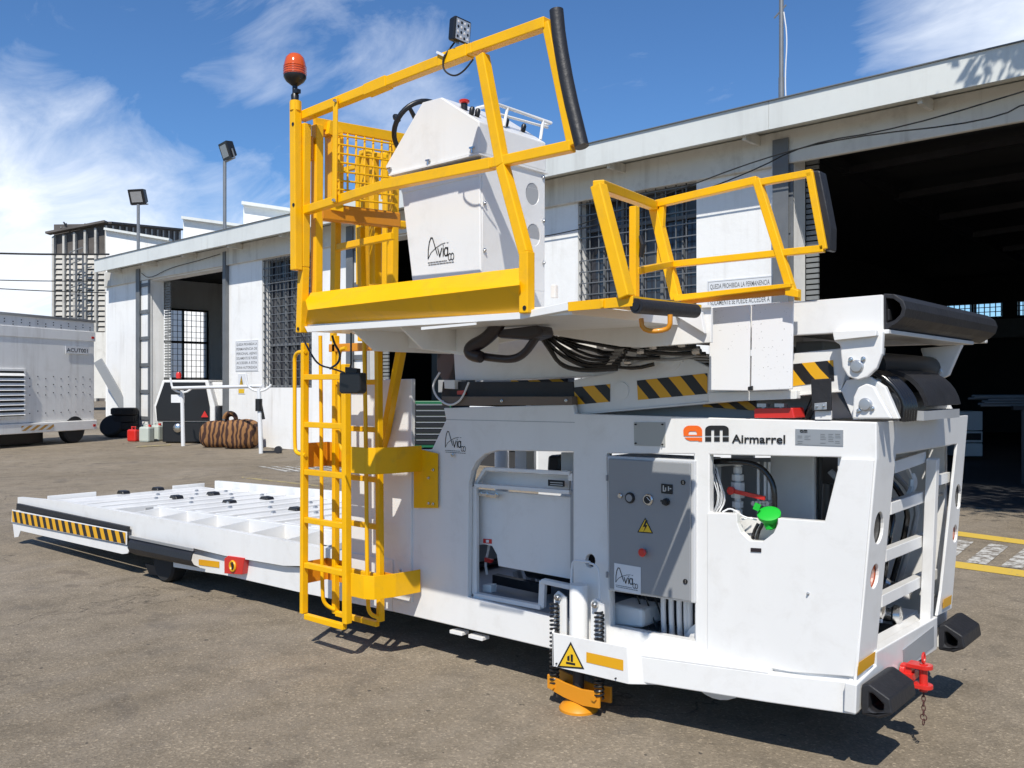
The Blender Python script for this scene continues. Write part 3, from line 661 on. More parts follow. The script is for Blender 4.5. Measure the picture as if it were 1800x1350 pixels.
MB().lathe(vp(313, 752, -.01), -FW, [(0, .12), (.05, .13), (.09, .09), (.1, .05)], 18).build('headlight', M['steel'], V, smooth=True)
MB().lathe(vp(314, 665, .4), UP, [(0, .07), (.12, .08), (.18, .05)], 14).build('beacon', M['red'], V, smooth=True)
tq = vp(360, 729, -.06); MB().extr([tq + RT * a_ + UP * b_ for a_, b_ in ((-.10, -.07), (.10, -.07), (0, .11))], -FW * .02).build('reflector_triangle', M['red'], V)
wheel('wheel', vp(300, 766, .35) , FW.cross(UP), .26, .16, V); wheel('wheel', vp(385, 766, .35), FW.cross(UP), .26, .16, V)
# pipe stand (two posts with forks carrying a white rail)
pa, pb = onG(322, 784), onG(459, 797); T = thing('pipe_stand', 'white hose stand of two forked posts carrying a long horizontal rail', 'stand', tuple(pa))
ta, tb = atD(320, 686, (pa - CAM).dot(FW)), atD(455, 683, (pb - CAM).dot(FW))
for (b0, t0, nm) in ((pa, ta, 'post'), (pb, tb, 'post')):
    MB().cyl(b0, t0, .055, 12, .05).build(nm, M['wpipe'], T, smooth=True)
    d_ = RT; MB().tube([t0 - d_ * .32 + UP * .35, t0 - d_ * .27 + UP * .05, t0 - d_ * .1 - UP * .06, t0 + d_ * .1 - UP * .06, t0 + d_ * .25 + UP * .03, t0 + d_ * .3 + UP * .1], .028, 8, smooth=1).build('fork', M['wpipe'], T, smooth=True)
MB().tube([ta + UP * .06 - RT * .25, tb + UP * .06 + RT * .1], .045, 12).build('rail', M['wpipe'], T, smooth=True)
MB().cyl(tb - UP * .55, tb - UP * .25, .085, 10).bar(tb - UP * .4 + RT * .05, tb - UP * .75 + RT * .12, .05).build('black_clamp', M['black'], T)
MB().bar(pb + UP * .04, pb + UP * .04 + RT * .5, .05).cyl(pb + RT * .42 + UP * .09 - FW * .05, pb + RT * .42 + UP * .09 + FW * .05, .09, 14).build('foot_caster', M['dark'], T)
MB().extr([ta - UP * .12 - RT * .3, ta - UP * .12 + RT * .05, ta - UP * .34 + RT * .05, ta - UP * .34 - RT * .3], FW * .05).build('bracket_plate', M['wpipe'], T)
# bundle of striped duct, two humps
def bundle(px, py, sx, sy, sz, label, seed):
    p = onG(px, py); rnd = random.Random(seed); bm = bmesh.new(); bmesh.ops.create_uvsphere(bm, u_segments=40, v_segments=20, radius=1)
    for v in bm.verts:
        co = v.co; an = math.atan2(co.y, co.x); k = 1 + .07 * math.sin(an * 11 + seed + co.z * 2) * (1 - abs(co.z) * .4) + rnd.uniform(-.02, .02)
        e = lambda a_: math.copysign(abs(a_) ** .62, a_)
        v.co = Vector((e(co.x) * sx * k, e(co.y) * sy * k, e(co.z) * sz * (1 + .04 * math.sin(an * 7)) + sz * .95))
        if v.co.z < 0.01: v.co.z = 0.01
    me = bpy.data.meshes.new('duct_bundle'); bm.to_mesh(me); bm.free(); me.materials.append(M['canvas']); me.polygons.foreach_set('use_smooth', [True] * len(me.polygons))
    T = thing('duct_bundle', label, 'duct bundle', tuple(p)); o = bpy.data.objects.new('canvas_roll', me); COL.objects.link(o); o.parent = T; o.rotation_euler = (0, 0, R(40))
    return T, p
T, p = bundle(383, 786, .42, .36, .36, 'left hump of the brown striped canvas duct bundled on the ground', 1)
T2, p2 = bundle(424, 788, .46, .40, .39, 'right hump of the brown striped canvas duct with a rolled dark strap on top', 4)
c = p2 + UP * .78 - RT * .26
MB().tube([c + (RT * math.cos(t_) + UP * math.sin(t_)) * .12 for t_ in [2 * math.pi * j / 20 for j in range(20)]], .06, 8, closed=True).build('rolled_strap', M['canvasd'], T2, smooth=True)
MB().tube([c + (RT * math.cos(t_) + UP * math.sin(t_)) * .16 - FW * .1 for t_ in [math.pi * j / 12 for j in range(13)]], .05, 8).build('rolled_end', M['canvas'], T2, smooth=True)

# things inside the middle doorway, seen past the machine
cpos = Vector((0, 0, 0)); cc = atD(749, 700, 22.2); cc.z = 0
T = thing('tool_chest', 'green framed roller tool chest with black drawers behind the loader', 'tool chest', tuple(cc))
X = RT; Yv = FW
def lb(p0, x0, x1, y0, y1, z0, z1): return [p0 + X * a_ + Yv * b_ + UP * c_ for a_, b_, c_ in ((x0, y0, z0), (x1, y0, z0), (x1, y1, z0), (x0, y1, z0), (x0, y0, z1), (x1, y0, z1), (x1, y1, z1), (x0, y1, z1))]
MB().hexa(lb(cc, -.36, .62, 0, .5, .12, 1.27)).build('carcass', M['toolgreen'], T, bevel=.01)
for k in range(7): MB().hexa(lb(cc, -.28, .58, -.02, -.002, .2 + k * .145, .33 + k * .145)).build('drawer', M['black'], T, bevel=.004)
for k in range(7): MB().hexa(lb(cc, -.24, .54, -.04, -.022, .30 + k * .145, .315 + k * .145)).build('drawer_handle', M['alu'], T)
cc = atD(772, 700, 18.6); cc.z = 0
T = thing('equipment_rack', 'tall black equipment cabinet with a grey poster behind the green tool chest', 'cabinet', tuple(cc))
MB().hexa(lb(cc, -.62, .95, 5.0, 5.6, 0, 2.95)).build('body', M['black'], T, bevel=.02)
MB().hexa(lb(cc, -.20, .18, 4.98, 4.996, 1.75, 2.65)).build('poster', M['greysteel'], T)
MB().hexa(lb(cc, -.47, .8, 4.98, 4.997, 1.1, 1.2)).build('shelf_edge', M['dark'], T)
# grey cabinet and pipes inside the big door
cc = atD(1712, 700, 19.5); cc.z = 0; zt = 1.65 - (723 - 678) * 19.5 / FOC
T = thing('drawer_cabinet', 'pale grey three part cabinet standing inside the dark right hangar', 'cabinet', tuple(cc))
for z0, z1 in ((.12, .40), (.42, .66), (.68, zt)): MB().hexa(lb(cc, -.4, .19, 0, .5, z0, z1)).build('unit', M['cabframe'], T, bevel=.012)
MB().hexa(lb(cc, -.36, .15, -.012, -.002, .47, .62)).build('display_panel', M['black'], T)
cc = atD(1790, 700, 15); T = thing('pipe_rack', 'bundle of pale pipes on a dark trestle inside the right hangar', 'pipe rack', tuple(Vector((cc.x, cc.y, 0))))
for k in range(8):
    z = 1.32 + .045 * (k % 4) + .02 * (k > 3); p = Vector((cc.x, cc.y, z)) + X * (-.62 + .1 * (k % 3)) + Yv * (k * .07)
    MB().cyl(p, p + X * 2.4 + Yv * .5, .018, 8).build('pipe', M['greysteel'], T)
c0 = Vector((cc.x, cc.y, 0)); MB().bar(c0 + X * .1, c0 + X * .1 + UP * 1.3, .07).bar(c0 + X * 1.2, c0 + X * 1.2 + UP * 1.3, .07).bar(c0 + UP * 1.28 - X * .1, c0 + X * 1.4 + UP * 1.28, .07).build('trestle', M['dark'], T)

# tree standing beyond the right edge of the picture: its shade dapples the roof edge and the threshold
T = thing('shade_tree', 'leafy tree outside the right edge whose shade dapples the threshold', 'tree', (7.2, 6.3, 0))
MB().tube([(7.2, 6.3, 0), (7.1, 6.2, 2.2), (6.4, 6.0, 4.4), (5.2, 5.9, 6.6), (3.2, 5.8, 8.0)], [.26, .21, .17, .12, .06], 12, smooth=1).tube([(6.4, 6.0, 4.4), (6.6, 7.4, 6.6), (5.8, 8.2, 8.2)], [.12, .08, .04], 8).tube([(5.2, 5.9, 6.6), (4.4, 4.6, 7.9)], [.09, .04], 8).build('trunk', M['bark'], T, smooth=True)
rnd = random.Random(11); mb = MB(); cl = []
for k in range(120):
    v = Vector((rnd.gauss(0, 1), rnd.gauss(0, 1), rnd.gauss(0, 1))).normalized() * (rnd.random() ** .4)
    cl.append(Vector((2.5 + v.x * 3.5, 5.9 + v.y * 2.6, 8.7 + v.z * 1.7)))
for c in cl:
    for j in range(85):
        p = c + Vector((rnd.gauss(0, .30), rnd.gauss(0, .30), rnd.gauss(0, .22))); a_ = Vector((rnd.gauss(0, 1), rnd.gauss(0, 1), rnd.gauss(0, .5))).normalized() * .085; b_ = a_.orthogonal().normalized() * .045
        mb.quad(p - a_, p - b_, p + a_, p + b_)
mb.build('crown', M['leaf'], T, kind='stuff')
# ================================================================= THE LOADER  (x towards its front end, y across, z up; near side plane y = 0)
L = thing('cargo_loader', 'white aircraft cargo loader with yellow operator cage, ladder and long low platform', 'cargo loader', (0, 0, 0))
W_, YL, RB = M['white'], M['yellow'], M['rubber']
CW = 1.385          # chassis width
YV = Vector((0, 1, 0))
def side(name, px, Y=0.0, th=.02, material=None, holes=(), bevel=.003, parent=None, label=None):
    return MB().extr(pY(px, Y), YV * th, [pY(h, Y) for h in holes]).build(name, material or W_, parent or L, bevel=bevel, label=label)

# --- chassis side, one folded sheet with its three bays cut out
corner = [(x, y) for x, y in ((1540.5, 742), (1540.5, 808), (1504, 1180), (1502, 1215))]
outline = [(724, 790), (759, 790), (784, 738), (780, 717), (1007, 711), (1010, 727), (1300, 735.7), (1540.5, 742), (1541, 808), (1506, 1200), (1350, 1215), (1100, 1165), (965, 1140), (690, 1075), (690, 1052), (724, 1060)]
bay1 = [(822, 1050), (824, 850), (828, 828), (837, 811), (852, 798), (873, 792), (1008, 794), (1008, 1094)]
bay2 = [(1066, 797), (1220, 798), (1222, 1128), (1072, 1101)]
bay3 = [(1247, 799), (1478, 804), (1450, 917), (1367, 911), (1367, 922), (1360, 937), (1341, 952), (1317, 950), (1302, 936), (1296, 920), (1295, 903), (1247, 901)]
fo = side('side_panel', outline, 0, .035, holes=[bay1, bay2, bay3, [(1037 + 9 * math.cos(a / 8 * math.pi), 986 + 12 * math.sin(a / 8 * math.pi)) for a in range(16)]], bevel=.005)
side('corner_panel', [(1243, 902), (1295, 903), (1296, 920), (1302, 936), (1317, 950), (1341, 952), (1360, 937), (1367, 922), (1367, 911), (1450, 917), (1478, 806), (1536, 808), (1503, 1190), (1387, 1181), (1243, 1152)], -.012, .010, bevel=.003)
side('top_edge_seam', [(784, 738), (1010, 743), (1010, 742), (784, 737)], -.001, .0005, M['undergrey'], bevel=0)
# returns round the bays give the sheet its depth
def flange(px, Y0, d, name='bay_flange', closed=True):
    P = pY(px, Y0); mb = MB(); n = len(P)
    for i in range(n if closed else n - 1):
        a, b = P[i], P[(i + 1) % n]; k = (b - a).normalized().cross(YV) * .006
        mb.hexa([a, b, b + k, a + k, a + YV * d, b + YV * d, b + k + YV * d, a + k + YV * d])
    return mb.build(name, W_, L)
flange(bay1, .036, .05); flange(bay2, .036, .05); flange(bay3, .036, .04)
# tall box section left of the bays, behind the ladder
lx0 = onY(618, 668, 0).x; lx1 = onY(724, 790, 0).x; zt = onY(700, 666, 0).z
side('mast_cover', [(617, 668), (724, 666), (722.5, 1012), (724, 1060), (690, 1052), (617, 1034)], -.012, .03, bevel=.005)
bolt = []
def bolts(pts, Y, r=.011, material='steel', parent=None):
    for x, y in pts:
        c = onY(x, y, Y); MB().lathe(c, (0, -1, 0), [(0, r), (.006, r), (.007, r * .6), (.013, r * .6)], 10).build('bolt', M[material], parent or L, smooth=True)
bolts([(704, 1003), (796, 692 + 108)], -.012)
# lower longitudinal member and under-chassis
MB().box(-3.05, -.2, .10, .22, .235, .36).box(-3.05, -.2, CW - .22, CW - .10, .235, .36).box(-8.4, -3.0, .25, .35, .22, .34).build('frame_rail', M['undergrey'], L)
MB().box(-3.6, -.12, .04, CW - .04, .36, .372).build('belly_plate', M['undergrey'], L)
MB().box(-3.6, -.1, CW - .03, CW, .25, .62).box(-3.6, -.1, CW - .03, CW, 1.30, 1.49).box(-2.9, -2.5, CW - .03, CW, .62, 1.30).box(-1.35, -1.2, CW - .03, CW, .62, 1.3).box(-.45, -.1, CW - .03, CW, .62, 1.3).build('far_side_panel', W_, L, bevel=.004)
side('drain_lug', [(790, 1107), (812, 1112), (812, 1118), (790, 1113)], .0, .06); side('drain_lug', [(823, 1115), (848, 1121), (848, 1127), (823, 1121)], .0, .06)

# --- top of the chassis
MB().box(-2.42, -.01, .036, .20, 1.475, 1.487).box(-2.42, -.01, CW - .2, CW - .04, 1.475, 1.487).box(-2.5, -2.2, .2, CW - .2, 1.3, 1.312).build('top_flange', W_, L)
side('rubber_skirt', [(778, 671), (1007, 671), (1010, 698), (776, 698)], .05, .03, RB)
side('wear_strip', [(776, 697), (1005, 697), (1006, 712), (777, 713)], -.004, .05, M['bronze'])
bolts([(780, 706), (883, 705), (996, 704)], -.005, .009)
side('hazard_backing', [(835, 655), (1005, 655), (1005, 672), (835, 672)], .5, .03, M['undergrey'])
decal('hazard_tape', pY([(900, 675), (1000, 673), (1000, 655), (900, 657)], .5), M['haz'], L, u=2.6, off=(0, -.01, 0))
side('inner_crossbox', [(770, 690), (800, 685), (800, 668), (770, 668)], .12, .1, M['undergrey'])
# name panel
text('Airmarrel', onY(1287, 778, 0), onY(1381, 779.5, 0), .037, M['print'], L, 'brand_lettering', bold=.022)
def plate_am(x0, x1, y0, y1, pa, pm, parent, Y=-.003):
    """the rounded a and m of the maker's mark, split by a thin bar"""
    def part(u0, u1, polys, material, nm):
        mb = MB()
        for poly, hs in polys:
            f = lambda p: onY(u0 + (u1 - u0) * p[0], y1 + (y0 - y1) * p[1], Y)
            mb.extr([f(p) for p in poly], YV * .0006, [[f(p) for p in h] for h in hs])
        mb.build(nm, material, parent)
    xm = x0 + (x1 - x0) * .415
    A1 = [(0.02, .34)] + arc(.34, .66, .34, .34, 180, 90, 6) + arc(.66, .66, .34, .34, 90, 0, 6) + [(1, .34)]
    AH = [(.28, .42), (.28, .56), (.34, .64), (.66, .64), (.72, .56), (.72, .42)]
    A2 = [(.07, .25), (1, .25), (1, 0), (.80, 0), (.80, .04), (.36, .04), (.18, .12)]
    part(x0, xm, [(A1, [AH]), (A2, [])], pa, 'orange_letter')
    B1 = [(0, .36)] + arc(.25, .74, .25, .26, 180, 90, 6) + arc(.75, .74, .25, .26, 90, 0, 6) + [(1, .36), (.74, .36), (.74, .72), (.62, .72), (.62, .36), (.38, .36), (.38, .72), (.26, .72), (.26, .36)]
    B2 = [[(0, 0), (.26, 0), (.26, .28), (0, .28)], [(.38, 0), (.62, 0), (.62, .28), (.38, .28)], [(.74, 0), (1, 0), (1, .28), (.74, .28)]]
    part(x0 + (x1 - x0) * .48, x1, [(B1, [])] + [(b, []) for b in B2], pm, 'black_letter')
plate_am(1201, 1281, 748, 776, M['orangeprint'], M['print'], L)
np_ = MB().extr(pY([(1398, 754), (1482, 756), (1482, 784), (1398, 781)], -.004), YV * .003).build('data_plate', M['alu'], L)
plate_am(1406, 1419, 755.5, 761, M['print'], M['print'], np_, -.0055)
mb = MB(); rr = random.Random(2)
for k in range(6):
    for x0 in (1402, 1414, 1442, 1456, 1468):
        if rr.random() < .75: mb.extr(pY([(x0, 763 + k * 3.1), (x0 + rr.uniform(6, 11), 763.2 + k * 3.1), (x0 + rr.uniform(6, 10), 763.9 + k * 3.1), (x0, 763.7 + k * 3.1)], -.0052), YV * .0004)
mb.build('small_print', M['greyprint'], np_)
pp = MB().extr(pY([(1114, 742), (1169, 742), (1169, 785), (1115, 783)], -.004), YV * .003).build('blank_plate', mat('satin_plate', (.42, .42, .39), .5, metal=.2), L)
bolts([(1118, 746), (1165, 746), (1118, 779), (1165, 781)], -.004, .004, 'dark', pp)
operator_logo(onY(783, 786, 0), Vector((1, 0, 0)), UP, onY(819, 786, 0).x - onY(783, 786, 0).x, L)

# --- bay 1: tank door, trays, dark inside
def fr_bar(pts, Y, wd=.02, dp=.03, material=None, name='bay_frame', closed=False, bevel=.003):
    P = pY(pts + ([pts[0]] if closed else []), Y); mb = MB()
    for a, b in zip(P, P[1:]): mb.bar(a, b, dp, wd)
    return mb.build(name, material or W_, L, bevel=bevel)
side('inner_door', [(838, 860), (1003, 874), (1003, 1018), (876, 995), (873, 975), (865, 960), (852, 957), (838, 957)], .10, .02)
side('tray_back', [(845, 828), (1000, 836), (1000, 868), (842, 856)], .15, .02)
fr_bar([(855, 824), (1004, 832), (1004, 845)], .07); fr_bar([(836, 853), (1003, 865)], .05, .022); fr_bar([(855, 824), (836, 853)], .07)
fr_bar([(835, 855), (836, 1045), (953, 1067), (955, 1021), (1006, 1032)], .05, .025, .04)
fr_bar([(1008, 862), (1008, 1030)], .06, .018, .03, M['undergrey'])
fr_bar([(842, 868), (875, 872)], .07, .02, .03, M['steel'], 'hinge_pin'); bolts([(846, 868), (857, 869), (874, 870)], .06, .012)
pl_ = side('label_plate', [(963, 843), (992, 845), (992, 856), (963, 854)], .095, .004, M['print'])
mb = MB()
for k in range(2): mb.extr(pY([(967, 847 + k * 4), (989, 848.3 + k * 4), (989, 849.8 + k * 4), (967, 848.5 + k * 4)], .0945), YV * .0004)
mb.build('small_print', M['alu'], pl_)
side('red_label', [(849, 947), (864, 948), (864, 956), (849, 955)], .095, .004, M['red']); side('red_label_mark', [(854, 949), (859, 949), (859, 954), (854, 954)], .092, .003, M['sticker'])
side('inner_rail', [(865, 1010), (960, 1030), (960, 1046), (865, 1026)], .40, .05, M['dark'])
MB().tube(pY([(860, 958), (857, 975), (853, 990), (856, 1010)], .2), .008, 8, smooth=1).build('cable', M['wpipe'], L, smooth=True)
side('red_handle', [(851, 980), (865, 984), (862, 990), (851, 988)], .18, .02, M['red'])
side('pipe_block', [(848, 1028), (863, 1028), (863, 1042), (848, 1040)], .12, .05)
mb = MB()
for a in ((908, 1004), (930, 1010), (948, 1006)): mb.bar(onY(a[0], a[1], .7), onY(a[0] + 6, a[1] + 20, .7), .04)
mb.build('valve_block', M['undergrey'], L)
MB().box(-2.35, -1.62, .75, 1.2, .40, .85).build('hydraulic_tank', M['dark'], L, bevel=.02)
MB().cyl((-2.3, .55, .52), (-1.5, .55, .52), .07, 18).build('cylinder', M['dark'], L, smooth=True)
MB().cyl(onY(882, 800, .9) - UP * .3, onY(882, 800, .9) + UP * .2, .05, 14).build('filter_bowl', W_, L, smooth=True)
side('bay_post', [(905, 790), (925, 790), (925, 830), (905, 830)], .6, .08, W_)
side('dark_motor', [(962, 800), (985, 800), (985, 830), (960, 830)], .5, .2, M['black'], bevel=.02)
side('inner_wall', [(986, 795), (1012, 795), (1012, 830), (986, 830)], .45, .02, W_)

# --- electrical cabinet in bay 2
cabd = [(1069, 806), (1213, 814), (1213, 1058), (1071, 1034)]
cab = MB().extr(pY([(1067, 801), (1222, 809), (1222, 1061), (1069, 1038)], -.012), YV * .26).build('electrical_cabinet', M['cabframe'], L, bevel=.006)
cdoor = MB().extr(pY(cabd, -.030), YV * .014).build('cabinet_door', M['cabinet'], cab, bevel=.005)
cY = -.0305
def knob(x, y, prof, material, name, n=18, Y=None): return MB().lathe(onY(x, y, cY if Y is None else Y), (0, -1, 0), prof, n).build(name, M[material], cab, smooth=True)
knob(1108, 875, [(0, .027), (.008, .027), (.012, .024)], 'black', 'gauge'); knob(1108, 875, [(.012, .018), (.0125, .018)], 'cabinet', 'gauge_dial')
knob(1140, 878, [(0, .028), (.008, .028), (.012, .024)], 'steel', 'gauge'); knob(1140, 878, [(.0125, .019), (.013, .019)], 'print', 'gauge_dial')
MB().bar(onY(1137, 874, cY - .0145), onY(1143, 881, cY - .0145), .002, .003).build('gauge_needle', M['sticker'], cab)
knob(1091, 871, [(0, .013), (.01, .013), (.014, .009)], 'steel', 'indicator_lamp')
side('display', [(1162, 850), (1182, 852), (1182, 869), (1162, 867)], cY - .004, .004, M['print'], parent=cab)
mb = MB()
for a_ in ((1165, 853, 1167, 862), (1169, 857, 1171, 863), (1174, 855, 1176, 863), (1177, 858, 1180, 860), (1165, 862, 1170, 864)):
    mb.extr(pY([(a_[0], a_[1]), (a_[2], a_[1]), (a_[2], a_[3]), (a_[0], a_[3])], cY - .0046), YV * .0004)
mb.build('display_digits', M['alu'], cab)
knob(1172, 882, [(0, .018), (.01, .018), (.011, .014), (.028, .012)], 'black', 'rotary_switch'); MB().bar(onY(1172, 882, cY - .02), onY(1161, 880, cY - .03), .008, .008).build('switch_lever', M['black'], cab)
knob(1134, 970, [(0, .016), (.012, .016)], 'steel', 'button_collar'); knob(1134, 970, [(.012, .012), (.022, .020), (.030, .021), (.034, .016)], 'red', 'emergency_button', 22)
for p in ((1201, 848), (1205, 1022)):
    knob(*p, [(0, .012), (.004, .012)], 'black', 'door_lock', 14); MB().bar(onY(p[0], p[1] - 3, cY - .005), onY(p[0], p[1] + 3, cY - .005), .003, .003).build('key_slot', M['steel'], cab)
def tri(c, r, Y, material, parent, name, th=.0008):
    return MB().extr(pY([(c[0], c[1] - r), (c[0] - r * .92, c[1] + r * .72), (c[0] + r * .92, c[1] + r * .86)], Y), YV * th).build(name, material, parent)
tri((1134, 925), 15, cY - .0016, M['print'], cab, 'warning_triangle'); tri((1134, 925.5), 12.2, cY - .0026, M['stick_y'], cab, 'warning_face')
MB().extr(pY([(1135, 914), (1130, 926), (1134, 926), (1131, 935), (1138, 923), (1134.5, 923), (1138, 915)], cY - .0036), YV * .0008).build('lightning_mark', M['print'], cab)
lo = onY(1083, 1023, cY); lw = onY(1122, 1023, cY).x - lo.x
operator_logo(lo, Vector((1, 0, -.01)).normalized(), UP, lw, cab, card=M['sticker'])
MB().cyl(onY(1067, 835, cY + .006), onY(1067, 845, cY + .006), .006, 8).cyl(onY(1067, 1005, cY + .006), onY(1067, 1015, cY + .006), .006, 8).build('cabinet_hinge', M['cabinet'], cab)
for x in (1166, 1180, 1194, 1206, 1213):
    a = onY(x, 1050, .14); MB().tube([a, a + Vector((0, 0, -.09)), a + Vector((-.012, .03, -.2)), a + Vector((-.05, .1, -.32)), a + Vector((-.08, .2, -.4))], .014, 10, smooth=2).build('cable_conduit', M['wpipe'], L, smooth=True)
for x in (1120, 1134, 1150):
    a = onY(x, 1048, .18); MB().tube([a, a + Vector((.03, .02, -.1)), a + Vector((.10, .03, -.28)), a + Vector((.12, .1, -.4))], .005, 6, smooth=2).build('wire', M['black'], L)
side('gearbox_cover', [(1072, 1060), (1130, 1072), (1130, 1105), (1072, 1100)], .10, .2, W_, bevel=.02)
MB().box(-1.34, -.85, .30, .9, .40, .9).build('power_unit', M['dark'], L, bevel=.02)

# --- bay 3: valves, pipes, tank, green filler
MB().box(-.66, -.43, .42, .95, .5, 1.40).build('oil_tank', W_, L, bevel=.015)
side('bay_back', [(1250, 805), (1360, 805), (1360, 930), (1250, 930)], .50, .02, M['undergrey'])
MB().cyl(onY(1297, 815, .22), onY(1297, 930, .22), .016, 12).build('pipe', W_, L, smooth=True)
mb = MB(); c = onY(1297, 850, .22)
for z, r, h in ((.10, .026, .025), (.065, .022, .03), (.03, .03, .03), (-.03, .034, .075), (-.10, .028, .03), (-.14, .024, .03), (-.175, .028, .025)): mb.cyl(c + UP * (z - h / 2), c + UP * (z + h / 2), r, 8)
mb.build('pipe_coupling', W_, L, bevel=.002)
MB().bar(onY(1284, 862, .17), onY(1345, 876, .15), .012, .02).lathe(onY(1287, 862, .175), (0, -1, 0), [(0, .02), (.02, .02)], 10).build('valve_handle', M['red'], L, bevel=.002)
for x in (1333, 1345, 1352): MB().cyl(onY(x, 812, .26), onY(x, 925, .26), .007, 8).build('thin_pipe', W_, L, smooth=True)
for x in (1329, 1335, 1341, 1347, 1353): MB().lathe(onY(x, 884, .24), (0, -1, 0), [(0, .012), (.03, .012)], 8).build('manifold_port', M['alu'], L)
MB().tube(pY([(1250, 812), (1300, 811), (1335, 818), (1355, 840), (1362, 865), (1361, 900)], .12), .013, 10, smooth=2).build('black_hose', M['hose'], L, smooth=True)
MB().tube([onY(1252, 818, .2), onY(1275, 815, .24), onY(1297, 813, .22)], .012, 8, smooth=1).build('pipe', W_, L, smooth=True)
rr = random.Random(4)
for k in range(9):
    x = 1250 + k * 1.3; MB().tube([onY(x, 820 + rr.uniform(-6, 6), .1), onY(x + rr.uniform(2, 8), 845, .1), onY(1262 + k * 2, 875 + rr.uniform(-6, 6), .1 + k * .01), onY(1250 + k * 1.5, 905, .12)], .0035, 6, smooth=2).build('wire', M['wpipe' if k % 3 else 'black'], L)
MB().tube([onY(1270, 900, .03), onY(1285, 892, .05), onY(1305, 908, .03), onY(1330, 914, .05)], .004, 6, smooth=2).tube([onY(1280, 905, .04), onY(1300, 914, .04), onY(1322, 910, .07)], .004, 6, smooth=1).build('loose_wire', M['wpipe'], L)
gc = onY(1352, 905, .03); ga = Vector((.12, -.50, .86))
fn = MB().lathe(gc, ga, [(-.065, .026), (-.035, .032), (-.012, .038), (-.010, .050), (.008, .052), (.011, .046), (.013, .02)], 28).build('green_filler_cap', M['green'], L, smooth=True)
MB().bar(gc + Vector((-.03, -.03, .03)), gc + Vector((-.055, -.035, .04)), .012, .03).build('cap_lug', M['green'], fn)
MB().bar(gc + Vector((0, -.01, -.03)), gc + Vector((.01, -.012, -.062)), .03, .02).build('cap_neck', M['green'], fn)
for x in (1325, 1333): MB().tube([onY(x + 8, 920, .06), onY(x, 935, .05), onY(x - 3, 952, .06), onY(x - 2, 985, .08)], .008, 8, smooth=1).build('black_hose', M['hose'], L, smooth=True)
side('filler_box', [(1296, 908), (1372, 915), (1372, 975), (1296, 965)], .10, .02, W_)
side('small_label', [(1319, 963), (1338, 964), (1338, 971), (1319, 970)], -.0165, .003, M['maroon'])
bolts([(1421, 1043)], -.012, .006, 'alu')
MB().cyl(onY(1458, 850, .3), onY(1455, 920, .3), .03, 14).build('black_filter', M['black'], L, smooth=True)

# --- lower side beam with the stabiliser bracket
def beamP(px, py, f): return None
bz0, bz1 = .272, .405
mb = MB()
yb = -.135                                   # how far the bracket end stands out
P = [onY(1110, 1197, yb), onY(1112, 1152, yb), onY(1350, 1184, -.055), onY(1480, 1198, -.012), onY(1504, 1200, -.004), onY(1504, 1257, -.004), onY(1482, 1251, -.012), onY(1350, 1235, -.055)]
st = [(P[0], P[1]), (P[7], P[2]), (P[5], P[4])]; vs = []
for lo_, hi_ in st: vs += [lo_, hi_, hi_ + YV * .05, lo_ + YV * .05]
mb.add(vs, [(i * 4 + j, i * 4 + (j + 1) % 4, i * 4 + 4 + (j + 1) % 4, i * 4 + 4 + j) for i in range(2) for j in range(4)] + [(0, 1, 2, 3), (8, 9, 10, 11)])
mb.build('side_beam', W_, L, bevel=.005)
side('beam_end_pad', [(1484, 1203), (1503, 1206), (1503, 1256), (1484, 1250)], -.012, .008, bevel=.002)
a, b_ = onY(1112, 1152, yb), onY(1350, 1184, -.055)
MB().hexa([a, b_, Vector((b_.x, .01, b_.z)), Vector((a.x, .01, a.z)), a + UP * .006, b_ + UP * .006, Vector((b_.x, .01, b_.z + .04)), Vector((a.x, .01, a.z + .055))]).build('beam_top_plate', W_, L)
yj = -.17
jp = [(970, 1112), (1102, 1138), (1106, 1203), (971, 1171)]
JB = MB().extr(pY(jp, yj), YV * .012).build('stabiliser_bracket', W_, L, bevel=.003)
q = pY(jp, yj)
MB().hexa([q[1], q[2], q[2] + YV * .012, q[1] + YV * .012] + [v + Vector((.22, .17, 0)) for v in (q[1], q[2], q[2] + YV * .012, q[1] + YV * .012)]).build('bracket_side', W_, L, bevel=.003)
MB().hexa([q[0], q[3], q[3] + Vector((.012, 0, 0)), q[0] + Vector((.012, 0, 0))] + [v + Vector((-.10, .17, 0)) for v in (q[0] + UP * .05, q[3], q[3] + Vector((.012, 0, 0)), q[0] + UP * .05 + Vector((.012, 0, 0)))]).build('bracket_side', W_, L, bevel=.003)
z_ = q[0].z - .06
MB().hexa([Vector((q[0].x, yj + .013, z_)), Vector((q[1].x, yj + .013, z_)), Vector((q[1].x + .2, -.002, z_)), Vector((q[0].x - .1, -.002, z_)), Vector((q[0].x, yj + .013, z_ + .01)), Vector((q[1].x, yj + .013, z_ + .01)), Vector((q[1].x + .2, -.002, z_ + .01)), Vector((q[0].x - .1, -.002, z_ + .01))]).build('bracket_floor', W_, L)
decal('reflective_strip', pY([(1031, 1164), (1096, 1179), (1096, 1160), (1031, 1146)], yj), M['reflect'], L, off=(0, -.002, 0))
tri((1003, 1154), 26, yj - .002, M['print'], L, 'warning_triangle'); tri((1003, 1155), 21, yj - .003, M['stick_y'], L, 'warning_face')
mb = MB()
for pl in ([(997, 1154), (1001, 1152), (1001, 1162), (997, 1161)], [(1003, 1150), (1007, 1151), (1007, 1164), (1003, 1163)], [(995, 1163), (1011, 1166), (1011, 1170), (1001, 1168), (995, 1167)]): mb.extr(pY(pl, yj - .004), YV * .0008)
mb.build('crush_hazard_mark', M['print'], L)
bolts([(979, 1166), (1083, 1192)], yj, .004, 'black')
